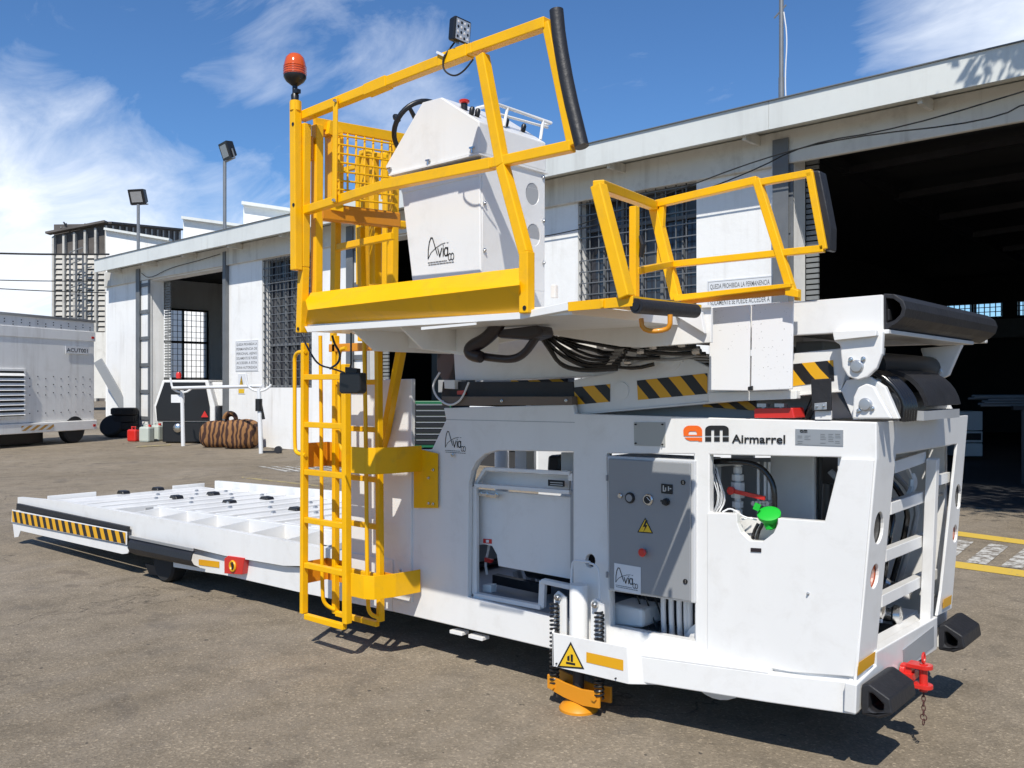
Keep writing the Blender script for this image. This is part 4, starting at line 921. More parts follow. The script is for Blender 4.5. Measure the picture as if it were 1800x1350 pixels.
jx = onY(1018, 1120, -.08); jc = Vector((jx.x, -.085, 0)); zt = onY(1018, 1027, -.085).z
jr = 16 * (jc - CAM).dot(FW) / FOC
MB().lathe(jc + UP * .27, UP, [(0, jr), (zt - .275, jr), (zt - .27, jr * .92)], 26).build('jack_cylinder', W_, L, smooth=True)
MB().cyl(jc + UP * .08, jc + UP * .27, jr * .62, 18).build('jack_rod', M['dark'], L, smooth=True)
for dx, nm in ((-.118, 0), (.118, 1)):
    c = jc + Vector((dx, -.01, 0)); e = .5 if nm == 0 else 1
    MB().extr([Vector((c.x - .035, -.095, .34)), Vector((c.x + .045, -.095, .34)), Vector((c.x + .045, -.095, .56)), Vector((c.x - .01, -.095, .585)), Vector((c.x - .035, -.095, .56))], YV * .012).build('spring_lug', W_, L, bevel=.003)
    b0 = Vector((c.x, -.10, .555)); MB().lathe(b0, (0, -1, 0), [(0, .017), (.012, .017), (.013, .009), (.026, .009)], 12).build('bolt', M['steel'], L, smooth=True)
    sxx = c.x + (-.012 if nm == 0 else .034); mb = MB(); turns = 20; z0, z1 = .10, .53
    mb.tube([Vector((sxx + .022 * math.cos(t_), -.118 + .022 * math.sin(t_), z0 + (z1 - z0) * t_ / (turns * 2 * math.pi))) for t_ in [2 * math.pi * turns * j / (turns * 12) for j in range(turns * 12 + 1)]], .0055, 6)
    mb.build('spring', M['black'], L, smooth=True)
mb = MB(); yf = -.135
f0 = [Vector((jc.x - .165, yf, .155)), Vector((jc.x - .05, yf, .135)), Vector((jc.x + .05, yf, .125)), Vector((jc.x + .165, yf, .135)), Vector((jc.x + .165, yf, .055)), Vector((jc.x + .06, yf, .045)), Vector((jc.x - .06, yf, .06)), Vector((jc.x - .165, yf, .085))]
FT = MB().extr(f0, YV * .012).extr([v + YV * .10 for v in f0], YV * .012).build('foot_plate', M['yeldark'], L, bevel=.002)
for dx in (-.13, .135): MB().lathe(Vector((jc.x + dx, yf, .10)), (0, -1, 0), [(0, .016), (.01, .016)], 6).build('foot_bolt', M['yeldark'], FT)
MB().lathe(jc, UP, [(.0, .10), (.012, .10), (.03, .085), (.055, .03), (.09, .03)], 28).build('foot_pad', M['yeldark'], FT, smooth=True)
MB().cyl(jc + Vector((-.12, -.03, .09)), jc + Vector((-.12, .04, .09)), .02, 10).build('foot_pin', M['black'], FT)
MB().tube(pY([(1037, 988), (1025, 987), (1010, 985), (1005, 992), (1004, 1028)], -.06), .006, 8, smooth=1).tube(pY([(1037, 990), (1046, 993), (1053, 1002), (1054, 1056)], -.06), .006, 8, smooth=1).build('hydraulic_pipe', M['wpipe'], L, smooth=True)

# --- wheels
wc = onZ(1259, 1236, 0); wx = onY(1257, 1230, .12); wheel('steer_wheel', (wx.x, .22, wx.z + .19), (0, 1, 0), .18, .14, L, 'wpipe'); MB().lathe((wx.x, .13, wx.z + .19), (0, -1, 0), [(0, .19), (.012, .15), (.012, .06)], 28).build('wheel_disc', W_, L, smooth=True)
wheel('steer_wheel', (wc.x, CW - .25, .2), (0, 1, 0), .20, .14, L)
wz = onZ(283, 1024, 0)
for yy in (max(wz.y, .08), 1.6): wheel('drive_wheel', (wz.x, yy, .165), (0, 1, 0), .165, .14, L)
side('wheel_fork', [(254, 990), (292, 999), (286, 1012), (262, 1010)], .05, .02, M['dark'])
# pale fairings and undercarriage behind the long platform
MB().box(-7.3, -5.6, .4, .5, .10, .20).build('underframe', M['dark'], L)

# --- front face of the chassis (raked), posts and header
def rear(name, px, th=.03, material=None, holes=(), off=0.0, bevel=.004, parent=None): return MB().extr(pR(px, off), Vector((-th, 0, 0)), [pR(h, off) for h in holes]).build(name, material or W_, parent or L, bevel=bevel)
def ell(cx, cy, rx, ry, sk=0.0, n=20): return [(cx + rx * math.cos(2 * math.pi * k / n) , cy + ry * math.sin(2 * math.pi * k / n) - sk * rx * math.cos(2 * math.pi * k / n)) for k in range(n)]
LH = [ell(1545, 928, 8.5, 27, 1.0), ell(1537.5, 1013, 7.5, 20, 1.1)]; RH = [ell(1684.5, 873, 5.5, 21, .5), ell(1679, 938, 4.2, 15, .6)]
rear('end_frame', [(1541, 742), (1701.5, 730), (1673, 1070), (1648, 1083), (1655, 1040), (1683, 780), (1575, 798), (1541, 1144), (1541, 1170), (1505, 1206), (1541, 809)], .014, holes=LH + RH)
for h, mm in ((LH[0], 'black'), (LH[1], 'orange'), (RH[0], 'black'), (RH[1], 'orange')):
    MB().extr(pR(h, -.016), Vector((-.004, 0, 0))).build('tail_lamp', M[mm], L)
rear('header_return', [(1575, 797), (1683, 779), (1683, 781), (1575, 799)], .09, off=-.031, bevel=0)
for u in (.03, 1.30): MB().box(-.17, -.09, u, u + .03, .45, 1.36).build('post_return', W_, L)
decalR = lambda px, nm, mm: MB().extr(pR(px, .009), Vector((-.0015, 0, 0))).build(nm, M[mm], L)
decalR([(1510, 1165), (1539, 1145), (1537, 1166), (1508, 1188)], 'reflective_strip', 'reflect'); decalR([(1659, 1054), (1673, 1046), (1672, 1062), (1658, 1070)], 'reflective_strip', 'reflect')
# cross beam, hitch, bumpers
MB().extr(pR([(1541, 1170), (1541, 1146), (1648, 1084), (1648, 1141), (1600, 1172), (1504, 1256), (1506, 1204)], .012), Vector((-.05, 0, 0))).build('cross_beam', W_, L, bevel=.005)
MB().extr(pR([(1588, 1142), (1642, 1100), (1642, 1136), (1590, 1176)], .016), Vector((-.003, 0, 0))).build('hitch_plate', M['undergrey'], L, bevel=.002)
MB().extr(pR([(1541, 1145), (1648, 1084), (1648, 1085), (1541, 1147)], .0), Vector((-.10, 0, 0))).build('beam_top_plate', W_, L)
# access ladder inside the frame
def rr_(px, py, o=-.06): return onRear(px, py, o)
mb = MB().bar(rr_(1640, 806, -.02), rr_(1628, 1100, -.02), .05, .05); mb.build('access_ladder_rail', W_, L, bevel=.003)
for (a, b_) in (((1574, 832), (1628, 813)), ((1567, 905), (1634, 880)), ((1558, 988), (1645, 952)), ((1551, 1068), (1648, 1018))):
    p, q = rr_(*a, -.05), rr_(*b_, -.05); k = Vector((0, 0, 1))
    MB().hexa([p, q, q + Vector((-.06, 0, -.015)), p + Vector((-.06, 0, -.015)), p + UP * .055, q + UP * .055, q + Vector((-.06, 0, .045)), p + Vector((-.06, 0, .045))]).build('access_step', W_, L, bevel=.003)
MB().bar(rr_(1640, 845, -.05), rr_(1664, 838, -.05), .04, .05).build('bracket', W_, L)
MB().tube([rr_(1640, 870), rr_(1655, 868)], .008).tube([rr_(1632, 1045), rr_(1650, 1048)], .008).build('release_rod', M['alu'], L)
# machinery glimpsed through the frame
MB().box(-.425, -.40, .43, 1.2, .5, 1.35).build('dark_fill_sheet', M['black'], L, bevel=.01)  # black sheet added to keep the opening behind the frame dark
for k, (y0, z0) in enumerate(((.55, .60), (.80, .52), (.95, .62))):
    MB().lathe((-.25, y0, z0), (1, .2, 0), [(-.08, .05), (-.02, .055), (.0, .035), (.05, .035), (.06, .05), (.09, .048), (.10, .02)], 16).build('chrome_coupling', M['steel'], L, smooth=True)
for k in range(7):
    y0 = .4 + k * .12; rr = random.Random(k)
    MB().tube([Vector((-.35, y0, 1.25)), Vector((-.2 + rr.uniform(-.04, .04), y0 + .05, 1.05)), Vector((-.22, y0 + rr.uniform(-.1, .1), .85)), Vector((-.3, y0 + .1, .6))], .015, 8, smooth=2).build('hydraulic_hose', M['hose'] if k % 3 else M['undergrey'], L, smooth=True)
MB().lathe((-.16, .98, 1.16), (1, 0, 0), [(0, .045), (.01, .05), (.02, .03)], 16).bar((-.15, .98, 1.16), (-.15, .86, 1.26), .015).bar((-.15, .98, 1.16), (-.15, .85, 1.08), .015).build('hose_bracket', W_, L)
MB().tube([(-.22, .60, .5), (-.22, .60, .66), (-.22, .70, .66), (-.22, .70, .5)], .012, 8, smooth=1).bar((-.22, .85, .47), (-.22, 1.15, .47), .08, .02).build('grab_loop', M['wpipe'], L)
MB().box(-.5, -.12, .2, 1.2, .40, .42).build('belly_tray', M['rubber'], L)
def bumper(y0, y1, z0, xo, name='rubber_bumper'):
    prof = [(0, .0), (0, .125), (.03, .135), (.115, .09), (.125, .03), (.07, .0)]; inn = [(.03, .03), (.03, .095), (.045, .098), (.09, .062), (.088, .035), (.06, .022)]
    f = lambda l: [Vector((xo + a, y0, z0 + b_)) for a, b_ in l]
    return MB().extr(f(prof), YV * (y1 - y0), [f(inn)]).build(name, RB, L, bevel=.008)
bc = onRear(1514, 1182, .012); bumper(bc.y - .0, bc.y + .31, .285, bc.x)
bc2 = onRear(1648, 1090, .012); bumper(bc2.y + .01, bc2.y + .33, .315, bc2.x)
hc = onRear(1585, 1178, .02)
HT = MB().lathe(hc + Vector((.0, .0, .0)), (1, 0, 0), [(0, .035), (.02, .035)], 16).bar(hc + UP * .012, hc + UP * .012 + Vector((.05, 0, 0)), .05, .04).build('tow_hitch', M['red'], L, smooth=True)
for z in (.028, -.060): MB().extr([hc + Vector((.03 + a, b_, z)) for a, b_ in [(0, -.035)] + [(.07 + .035 * math.cos(R(t_)), .035 * math.sin(R(t_))) for t_ in range(-90, 91, 20)] + [(0, .035)]], UP * .018).build('jaw', M['red'], HT, bevel=.003)
MB().cyl(hc + Vector((.095, 0, -.075)), hc + Vector((.095, 0, .05)), .018, 16).bar(hc + Vector((.035, 0, -.03)), hc + Vector((.035, 0, .0)), .05, .09).build('pin', M['red'], HT, smooth=True)
MB().tube([hc + Vector((.095, .018 * math.cos(t_), .075 + .022 * math.sin(t_))) for t_ in [2 * math.pi * j / 14 for j in range(14)]], .005, 6, closed=True).build('pin_ring', M['red'], HT)
for k in range(7):
    c = hc + Vector((.095, 0, -.088 - k * .021)); a_ = Vector((1, 0, 0)) if k % 2 else YV; rx = .008 if k < 5 else .014
    MB().tube([c + a_ * rx * math.cos(t_) + UP * .014 * math.sin(t_) for t_ in [2 * math.pi * j / 10 for j in range(10)]], .0025, 5, closed=True).build('chain_link', M['rust'], HT)

# --- scissor arms between chassis and deck
ya = .055
side('scissor_arm', [(1008, 668), (1075, 655), (1178, 614), (1186, 614), (1245, 645), (1330, 627), (1480, 612), (1490, 640), (1478, 686), (1300, 701), (1010, 727)], ya, .07, bevel=.006)
side('scissor_arm', [(1008, 668), (1075, 655), (1178, 614), (1186, 614), (1245, 645), (1330, 627), (1480, 612), (1490, 640), (1478, 686), (1300, 701), (1010, 727)], ya + 1.1, .07, bevel=.006)
side('arm_lower_flange', [(1010, 727), (1300, 701), (1478, 686), (1478, 689), (1300, 705), (1010, 730)], ya - .012, .09)
side('lower_scissor_arm', [(1010, 728), (1240, 706), (1330, 703), (1470, 690), (1500, 735), (1380, 738), (1010, 731)], ya + .14, .06, M['undergrey'])
MB().lathe(onY(1180, 632, ya), (0, -1, 0), [(0, .055), (.006, .055), (.007, .028), (.012, .028)], 22).bar(onY(1160, 634, ya - .004), onY(1200, 630, ya - .004), .012, .035).build('pivot_boss', W_, L, smooth=True)
MB().lathe(onY(1093, 687, ya), (0, -1, 0), [(0, .045), (.006, .045), (.007, .02)], 22).build('pivot_boss', W_, L, smooth=True)
def hz(px, Y, u): decal('hazard_tape', pY(px, Y), M['haz'], L, u=u, off=(0, -.003, 0))
hz([(1009, 712), (1073, 706), (1073, 675), (1009, 681)], ya, 1.55)
hz([(1122, 703), (1244, 692), (1244, 656), (1120, 669)], ya, 3.0); hz([(1394, 679), (1467, 669), (1465, 633), (1393, 640)], ya, 1.6)
hz([(1235, 715), (1329, 722), (1329, 704), (1240, 706)], ya + .13, 2.3)
side('flap_lip', [(1245, 690), (1400, 686), (1400, 701), (1245, 707)], ya - .05, .045)
side('hanging_plate', [(1249, 540), (1318.5, 535), (1317, 687), (1245, 686)], -.075, .012, M['white2']); side('hanging_plate', [(1321.5, 535), (1394, 529), (1392, 684), (1320, 687)], -.075, .012, M['white2'])
side('plate_hinge', [(1314, 680), (1322, 678), (1322, 686), (1314, 686)], -.09, .014, M['black'])
side('rubber_strap', [(1425, 667), (1460, 665), (1461, 722), (1427, 722)], -.02, .012, RB); side('strap_plate', [(1431, 709), (1453, 707), (1453, 720), (1431, 721)], -.026, .005, M['alu'])
bolts([(1436, 714), (1448, 713)], -.027, .005); side('strap_foot', [(1432, 722), (1460, 722), (1460, 738), (1432, 738)], -.004, .02)
rb = side('red_clamp_box', [(1325, 718), (1393, 717), (1397, 735), (1325, 735)], .0, .12, M['red'], bevel=.005)
for x in (1342, 1373):
    c = onY(x, 714, .03); MB().box(c.x - .022, c.x + .022, .01, .05, c.z - .004, c.z + .012).cyl(c - UP * .03, c + UP * .005, .008, 10).build('wing_screw', M['alu'], L)
mb = MB()
for x in (1260, 1272, 1280): pass
# pivot brackets
def clevis(pts, pin, Y, th, name='deck_bracket', pr=.022):
    side(name, pts, Y, th, bevel=.006); MB().lathe(onY(*pin, Y), (0, -1, 0), [(0, pr * 1.25), (.006, pr * 1.25), (.008, pr), (.016, pr), (.017, pr * .3)], 22).build('pivot_pin', M['alu'], L, smooth=True)
cl = [(1463, 586), (1552, 581), (1550, 622), (1540, 648), (1525, 662), (1507, 668), (1490, 662), (1480, 645), (1476, 606), (1466, 600)]
clevis(cl, (1507, 644), -.02, .03); bolts([(1496, 632), (1518, 631)], -.022, .01)
side('bracket_flange', [(1463, 583), (1540, 580), (1540, 590), (1466, 598)], -.05, .1)
xb = onY(1507, 644, -.02).x; Yf = onX(1650, 653, xb).y
clevis([(1618, 612), (1692, 606), (1686, 618), (1672, 650), (1668, 660), (1650, 668), (1635, 660), (1626, 640)], (1650, 653), Yf, .03, pr=.014)
lc = [(1498, 736), (1500, 698), (1508, 681), (1522, 674), (1537, 680), (1546, 698), (1568, 736)]
clevis(lc, (1522, 711), .0, .03, 'chassis_bracket'); bolts([(1510, 722), (1534, 718)], -.002, .009)
xl = onY(1522, 711, 0).x; Yl = onX(1648, 706, xl).y
side('chassis_bracket', [(1625, 731), (1630, 690), (1645, 682), (1660, 695), (1677, 729)], Yl, .03)
side('arm_tail', [(1478, 686), (1488, 668), (1528, 662), (1556, 680), (1580, 736), (1500, 738)], .06, .03, W_)
MB().cyl((xl, .08, 1.57), (xl, Yl, 1.57), .05, 18).build('cross_shaft', M['undergrey'], L, smooth=True)
rc = Vector((xl - .02, 0, 1.53)); mb = MB(); n = 14; rad = .19
ring = [(rc.x + rad * math.cos(R(a_)) * .9, rc.z + rad * math.sin(R(a_))) for a_ in [170 - 160 * k / n for k in range(n + 1)]]
ring2 = [(rc.x + (rad - .02) * math.cos(R(a_)) * .9, rc.z + (rad - .02) * math.sin(R(a_))) for a_ in [10 + 160 * k / n for k in range(n + 1)]]
MB().extr([Vector((a_, .34, b_)) for a_, b_ in ring + ring2], YV * .50).build('rubber_guard', RB, L, smooth=True)
for k in range(5): MB().tube([Vector((rc.x - .30, .14 + .035 * k, 1.50)), Vector((rc.x - .22, .14 + .035 * k, 1.68)), Vector((rc.x, .14 + .035 * k, 1.73)), Vector((rc.x + .13, .15 + .035 * k, 1.60)), Vector((rc.x + .12, .15 + .035 * k, 1.5))], .013, 10, smooth=2).build('hydraulic_hose', M['hose'], L, smooth=True)
MB().box(rc.x + .08, rc.x + .16, .3, .85, 1.50, 1.54).build('guard_clamp', M['undergrey'], L)
MB().hexa([(-.65, .30, 1.62), (-.10, .30, 1.66), (-.10, .36, 1.66), (-.65, .36, 1.62), (-.65, .30, 1.76), (-.08, .30, 1.82), (-.08, .36, 1.82), (-.65, .36, 1.76)]).build('inner_arm', W_, L, bevel=.004)
MB().cyl((-.12, .3, 1.74), (-.12, 1.2, 1.74), .06, 18).build('cross_shaft', M['black'], L, smooth=True)
MB().box(-.5, -.36, .35, 1.1, 1.74, 1.86).box(-.66, -.55, .25, .9, 1.70, 1.84).build('valve_bank', M['undergrey'], L, bevel=.01)
MB().box(-2.3, -.3, .55, 1.2, 1.50, 1.60).build('lift_bed', M['dark'], L)

# --- bridge deck above
DZ0, DZ1 = 1.882, 2.022; xd = .035
DK = MB().extr(pY([(1100, 552), (1393, 531), (1552, 518), (1552, 581), (1393, 590), (1100, 600)], 0), YV * .05).build('deck_side', W_, L, bevel=.005)
MB().box(-1.6, xd, .052, 1.62, 2.0, 2.02).build('deck_plate', W_, L)
MB().box(-1.6, xd, 1.60, 1.65, DZ0, DZ1).build('deck_side', W_, L, bevel=.005)
MB().box(xd - .04, xd, .052, 1.60, DZ0 + .005, 1.998).build('deck_end_beam', W_, L, bevel=.004)
for k in range(4): MB().box(-1.45 + k * .42, -1.41 + k * .42, .052, 1.60, 1.90, 1.998).build('deck_cross_member', M['undergrey'], L)
side('deck_end_flange', [(1557, 579), (1700, 604), (1700, 610), (1557, 585)], 0.0, .02) if False else None
MB().box(-.12, .05, .0, 1.30, 1.862, 1.88).build('deck_end_flange', W_, L, bevel=.003)
dprof = [(1553, 516), (1572, 517), (1588, 528), (1593, 542), (1589, 557), (1576, 569), (1554, 581)]
dinn = [(1557, 524), (1570, 525), (1581, 533), (1585, 543), (1582, 553), (1573, 562), (1558, 568)]
MB().extr(pY(dprof, .01), YV * 1.50, [pY(dinn, .01)]).build('deck_bumper', RB, L, bevel=.006)
side('bumper_clip', [(1557, 545), (1563, 543), (1564, 563), (1557, 566)], .03, .04, M['dark'])
side('frame_extension', [(945, 552), (1250, 540), (1250, 602), (1125, 611), (1090, 609), (959, 587)], -.24, .02, M['white'])
MB().hexa([onY(945, 552, -.26), onY(1250, 540, -.26), onY(1250, 540, -.05), onY(945, 552, -.05)] + [v + UP * .01 for v in (onY(945, 552, -.26), onY(1250, 540, -.26), onY(1250, 540, -.05), onY(945, 552, -.05))]).build('extension_top', W_, L)
side('gusset', [(1182, 552), (1232, 548), (1238, 586)], -.27, .025, W_)
side('rear_support', [(796, 585), (1000, 575), (1180, 600), (1170, 655), (1010, 662), (880, 668), (800, 668), (798, 628)], .10, .25, M['white'])
side('support_step', [(768, 610), (797, 607), (799, 668), (778, 668), (768, 650)], .14, .1, M['maroon'])
# dark drive arm and hoses under the platform
MB().tube(pY([(882, 556), (872, 578), (852, 598), (828, 610), (826, 622), (846, 628)], -.70), [.030, .034, .032, .034, .032, .027], 14, smooth=2).build('motor_arm', M['maroon'], L, smooth=True)
MB().tube(pY([(838, 625), (872, 630), (902, 632), (922, 622), (938, 600), (950, 582)], -.67), .019, 12, smooth=2).build('motor_arm', M['maroon'], L, smooth=True)
side('motor_housing', [(868, 580), (948, 572), (953, 590), (930, 598), (872, 594)], -.70, .10, M['maroon'], bevel=.02)
MB().tube(pY([(790, 564), (798, 578), (815, 584), (835, 580), (848, 566)], -.55), .0085, 8, smooth=2).build('cable_loop', M['hose'], L, smooth=True)
rh = random.Random(9)
for k in range(10):
    j = lambda v: rh.uniform(-v, v)
    MB().tube([onY(948 + k * 5, 588 + k * .8, -.20 + .02 * k), onY(966 + k * 8 + j(3), 614 - k * 1.6 + j(3), -.24 + .02 * k), onY(990 + k * 10 + j(6), 641 - k * 4.6 + j(3), -.24 + .022 * k), onY(1030 + k * 6 + j(5), 652 - k * 5.6 + j(2), -.22 + .02 * k), onY(1085 + k * 3, 648 - k * 4.8, -.17 + .02 * k)], rh.choice((.008, .010, .012)), 9, smooth=2).build('hydraulic_hose', M['hose'], L, smooth=True)
for (x0, y0), (x1, y1) in (((1085, 645), (1150, 640)), ((1080, 625), (1160, 628)), ((1085, 612), (1240, 622)), ((1100, 605), (1230, 612))):
    MB().tube([onY(x0, y0, -.02), onY((x0 + x1) / 2, (y0 + y1) / 2 + 5, -.03), onY(x1, y1, .0)], .010, 8, smooth=1).build('hydraulic_hose', M['hose'], L, smooth=True)
for x, y in ((1105, 636), (1128, 618), (1150, 610), (1200, 606), (1225, 618)): MB().lathe(onY(x, y, -.03), (1, 0, 0), [(-.02, .014), (.0, .018), (.02, .014)], 8).build('hose_fitting', M['steel'], L)
for k in range(5): MB().cyl(onY(1062 + k * 5, 642 - k * 6, -.15 + .02 * k), onY(1078 + k * 5, 642 - k * 6, -.15 + .02 * k), .015, 8).build('hose_fitting', M['steel'], L, smooth=True)
MB().box(-1.25, -.75, .2, .9, 1.70, 1.80).box(-1.0, -.8, .1, .2, 1.72, 1.78).build('valve_bank', M['dark'], L, bevel=.008)
for k in range(5): MB().tube([Vector((-1.2 + .03 * k, .06 + .02 * k, 1.80)), Vector((-1.0, .04 + .02 * k, 1.77 + .012 * k)), Vector((-.85, .05, 1.80 - .01 * k)), Vector((-.72, .05 + .02 * k, 1.78))], .009, 8, smooth=2).build('hydraulic_hose', M['hose'] if k % 2 else M['undergrey'], L, smooth=True)
MB().tube(pY([(773, 655), (760, 676), (765, 695), (780, 709), (795, 713), (812, 702), (824, 672)], -.02), .006, 8, smooth=2).build('white_cable', M['wpipe'], L, smooth=True)
side('connector_box', [(780, 668), (799, 668), (799, 684), (781, 683)], .02, .06, W_); side('red_plug', [(803, 687), (815, 686), (816, 694), (803, 694)], .03, .03, M['red'])

# --- operator platform
PY = -1.05
x0p, x1p = onY(530, 580, PY).x, onY(1000, 540, PY).x
MB().extr(pY([(535, 574), (914, 549), (1000, 530), (1000, 545), (914, 561), (540, 584)], PY), YV * .02).build('platform_edge', W_, L, bevel=.002)
zf = 1.93
MB().box(x0p + .02, x1p, PY + .02, .02, zf - .008, zf + .03).build('platform_floor', W_, L)
def under(xa, xb, ya_, yb_, d, n='floor_rib'):
    return MB().hexa([(xa, ya_, zf - .012), (xb, ya_, zf - .012), (xb, yb_, zf - .012), (xa, yb_, zf - .012), (xa, ya_ + .14, zf - d), (xb, ya_ + .14, zf - d), (xb, yb_, zf - d), (xa, yb_, zf - d)]).build(n, W_, L, bevel=.002)
for xx in (-2.12, -1.78): under(xx, xx + .012, PY + .03, -.35, .11)
side('floor_beam', [(638, 577), (652, 609), (720, 611), (795, 622), (832, 626), (850, 590), (860, 565)], -.66, .02)
side('floor_beam', [(700, 590), (940, 575), (950, 590), (830, 612), (720, 612)], -.30, .02)
MB().extr(pY([(742, 575), (838, 567), (838, 571), (742, 580)], PY + .0), YV * -.006).build('edge_strip', W_, L)
tb = [onY(534, 516, PY + .04), onY(912, 471, PY + .04), onY(912, 501, PY - .05), onY(541, 545, PY - .05), onY(537, 571, PY + .02), onY(912, 549, PY + .02)]
k = YV * .006
MB().hexa([tb[0], tb[1], tb[2], tb[3], tb[0] + k, tb[1] + k, tb[2] + k, tb[3] + k]).hexa([tb[3], tb[2], tb[5], tb[4], tb[3] + k, tb[2] + k, tb[5] + k, tb[4] + k]).build('toe_board', YL, L)
def tubes(name, px, Y=PY, wd=.042, material=None, h=None, bevel=.004):
    P = pY(px, Y) if not isinstance(px[0], Vector) else px; return MB().path(P, wd, h, up=YV).build(name, material or YL, L, bevel=bevel)
tubes('post', [(537, 218), (534, 470), (530, 585)], wd=.043)
tubes('post', [(519.5, 178), (521, 475)], PY - .045, wd=.044)
MB().cyl(onY(519.5, 195, PY - .045), onY(519.5, 178, PY - .045), .028, 16).build('beacon_socket', YL, L, smooth=True)
for p in ((515, 218), (516, 360)): MB().lathe(onY(*p, PY - .068), (0, -1, 0), [(0, .009), (.002, .009)], 12).build('bolt_hole', M['black'], L)
tubes('top_rail', [(530, 206), (662, 153), (835, 86), (962, 41)], wd=.045); tubes('middle_rail', [(532, 372), (676, 326), (870, 287), (1007, 257)], wd=.042)
for a, b_ in (((646, 160), (684, 144)), ((776, 109), (826, 90))): MB().bar(onY(*a, PY - .001), onY(*b_, PY - .001), .052, .052).build('rail_sleeve', YL, L, bevel=.003)
MB().bar(onY(676, 326, PY), onY(866, 288, PY), .046, .046).build('rail_sleeve', YL, L, bevel=.003)
tubes('end_bar', [(962, 41), (1007, 258)], wd=.034)
MB().tube(pY([(978, 18), (983, 70), (999, 160), (1021, 250), (1023, 258)], PY), .0275, 20, smooth=1).build('rubber_sleeve', RB, L, smooth=True)
tubes('post', [(848, 98), (884, 292), (925, 446)], wd=.045, h=.045); tubes('post', [(926, 443), (926, 551)], wd=.046)
for p in ((922, 541), (524, 578)): MB().lathe(onY(*p, PY - .024), (0, -1, 0), [(0, .009), (.002, .009)], 12).build('bolt_hole', M['black'], L)
tubes('clamp_bar', [(590, 172), (588, 357)], PY - .035, .03, h=.012); bolts([(590, 177), (588, 352)], PY - .043, .008)
# inner return of the guard behind the post and its mesh infill
xm = -2.45
def X(px, py, xx=xm): return onX(px, py, xx)
MB().bar(X(558, 220), X(556, 575), .045).build('post', YL, L, bevel=.004); MB().bar(X(693, 250), X(690, 500), .045).build('post', YL, L, bevel=.004)
MB().bar(X(552, 216), X(722, 246), .02, .055).build('end_top_rail', YL, L, bevel=.003)
MB().bar(X(560, 372), X(700, 388), .05, .09).build('end_middle_rail', M['yeldark'], L, bevel=.01)
MB().bar(X(672, 392), X(712, 396), .045).build('latch_arm', YL, L, bevel=.01)
MB().tube([X(572, 225) , X(586, 232), X(588, 250), X(587, 372)], .05, 4, smooth=1).build('folded_panel', YL, L)
ms = MB(); n_ = 7
for k in range(n_):
    x = 596 + (686 - 596) * k / (n_ - 1); yy = 232 + (x - 596) * .19; ms.tube([X(x, yy, xm - .0), X(x, yy + 12, xm + .05), X(x, 350, xm + .05)], .006, 6)
for k in range(8): ms.tube([X(586, 236 + k * 16, xm + .05), X(692, 253 + k * 15.0, xm + .05)], .006, 6)
ms.build('mesh_infill', YL, L, smooth=True)
for p in ((546, 264), (546, 555)):
    c = onY(*p, PY + .06); MB().box(c.x - .03, c.x + .03, c.y - .02, c.y + .05, c.z - .05, c.z + .05).cyl(c + Vector((.03, -.02, -.06)), c + Vector((.03, -.02, .06)), .014, 10).build('gate_hinge', M['yeldark'], L, bevel=.003)
# slim uprights and rail seen between the guard and the console
MB().bar(onY(591, 385, -.75), onY(589, 520, -.75), .04).bar(onY(585, 437, -.75), onY(690, 415, -.75), .03, .035).build('gate_frame', YL, L, bevel=.003)
MB().bar(onY(634, 400, -.55), onY(636, 505, -.55), .035).build('gate_upright', YL, L, bevel=.003); MB().bar(onY(660, 395, -.5), onY(660, 500, -.5), .05).build('gate_upright', YL, L, bevel=.003)

# --- beacon, work lamp
bb = onY(518.5, 178, PY - .045)
MB().lathe(bb, UP, [(-.01, .018), (.03, .02), (.04, .013), (.075, .013), (.08, .02), (.1, .045), (.118, .056), (.128, .056)], 22).box(bb.x - .005, bb.x + .032, bb.y - .012, bb.y + .012, bb.z + .035, bb.z + .055).build('beacon_base', M['black'], L, smooth=True)
MB().lathe(bb, UP, [(.129, .055), (.145, .056), (.185, .053), (.215, .045), (.232, .030), (.238, .012)], 28).build('beacon_lens', M['orange'], L, smooth=True)
mb = MB()
for k in range(4): mb.tube([bb + Vector((.0568 * math.cos(t_), .0568 * math.sin(t_), .135 + .012 * k)) for t_ in [2 * math.pi * j / 24 for j in range(24)]], .0012, 4, closed=True)
mb.build('lens_ribs', M['orange'], L, smooth=True)
wl = onY(810, 55, PY); f = Vector((1.0, .02, -.10)).normalized(); s_ = f.cross(UP).normalized(); u_ = s_.cross(f)
hp = lambda a_, b_, d: wl + s_ * a_ + u_ * b_ + f * d
WL = MB().hexa([hp(-.045, -.045, -.03), hp(.045, -.045, -.03), hp(.045, .045, -.03), hp(-.045, .045, -.03), hp(-.052, -.052, .012), hp(.052, -.052, .012), hp(.052, .052, .012), hp(-.052, .052, .012)]).build('work_lamp', M['black'], L, bevel=.008)
MB().extr([hp(a_, b_, .0125) for a_, b_ in ((-.042, -.042), (.042, -.042), (.042, .042), (-.042, .042))], f * .001).build('lamp_face', M['led'], WL)
for i in range(4):
    for j in range(4): MB().lathe(hp(-.03 + .02 * i, -.03 + .02 * j, .0136), f, [(0, .007), (.001, .004)], 6).build('led', M['black'] if (i + j) % 2 else M['sticker'], WL)
MB().bar(wl - u_ * .05, wl - u_ * .085, .02, .03).build('lamp_bracket', M['steel'], L)
MB().tube([wl - u_ * .04 - f * .03, onY(785, 93, PY - .03), onY(778, 105, PY - .035), onY(780, 125, PY - .03), onY(798, 135, PY - .03), onY(815, 126, PY - .03), onY(832, 104, PY - .02)], .004, 7, smooth=2).build('lamp_cable', M['cable'], L, smooth=True)
MB().bar(onY(769, 92, PY - .03), onY(782, 98, PY - .03), .014, .01).build('cable_tag', W_, L)
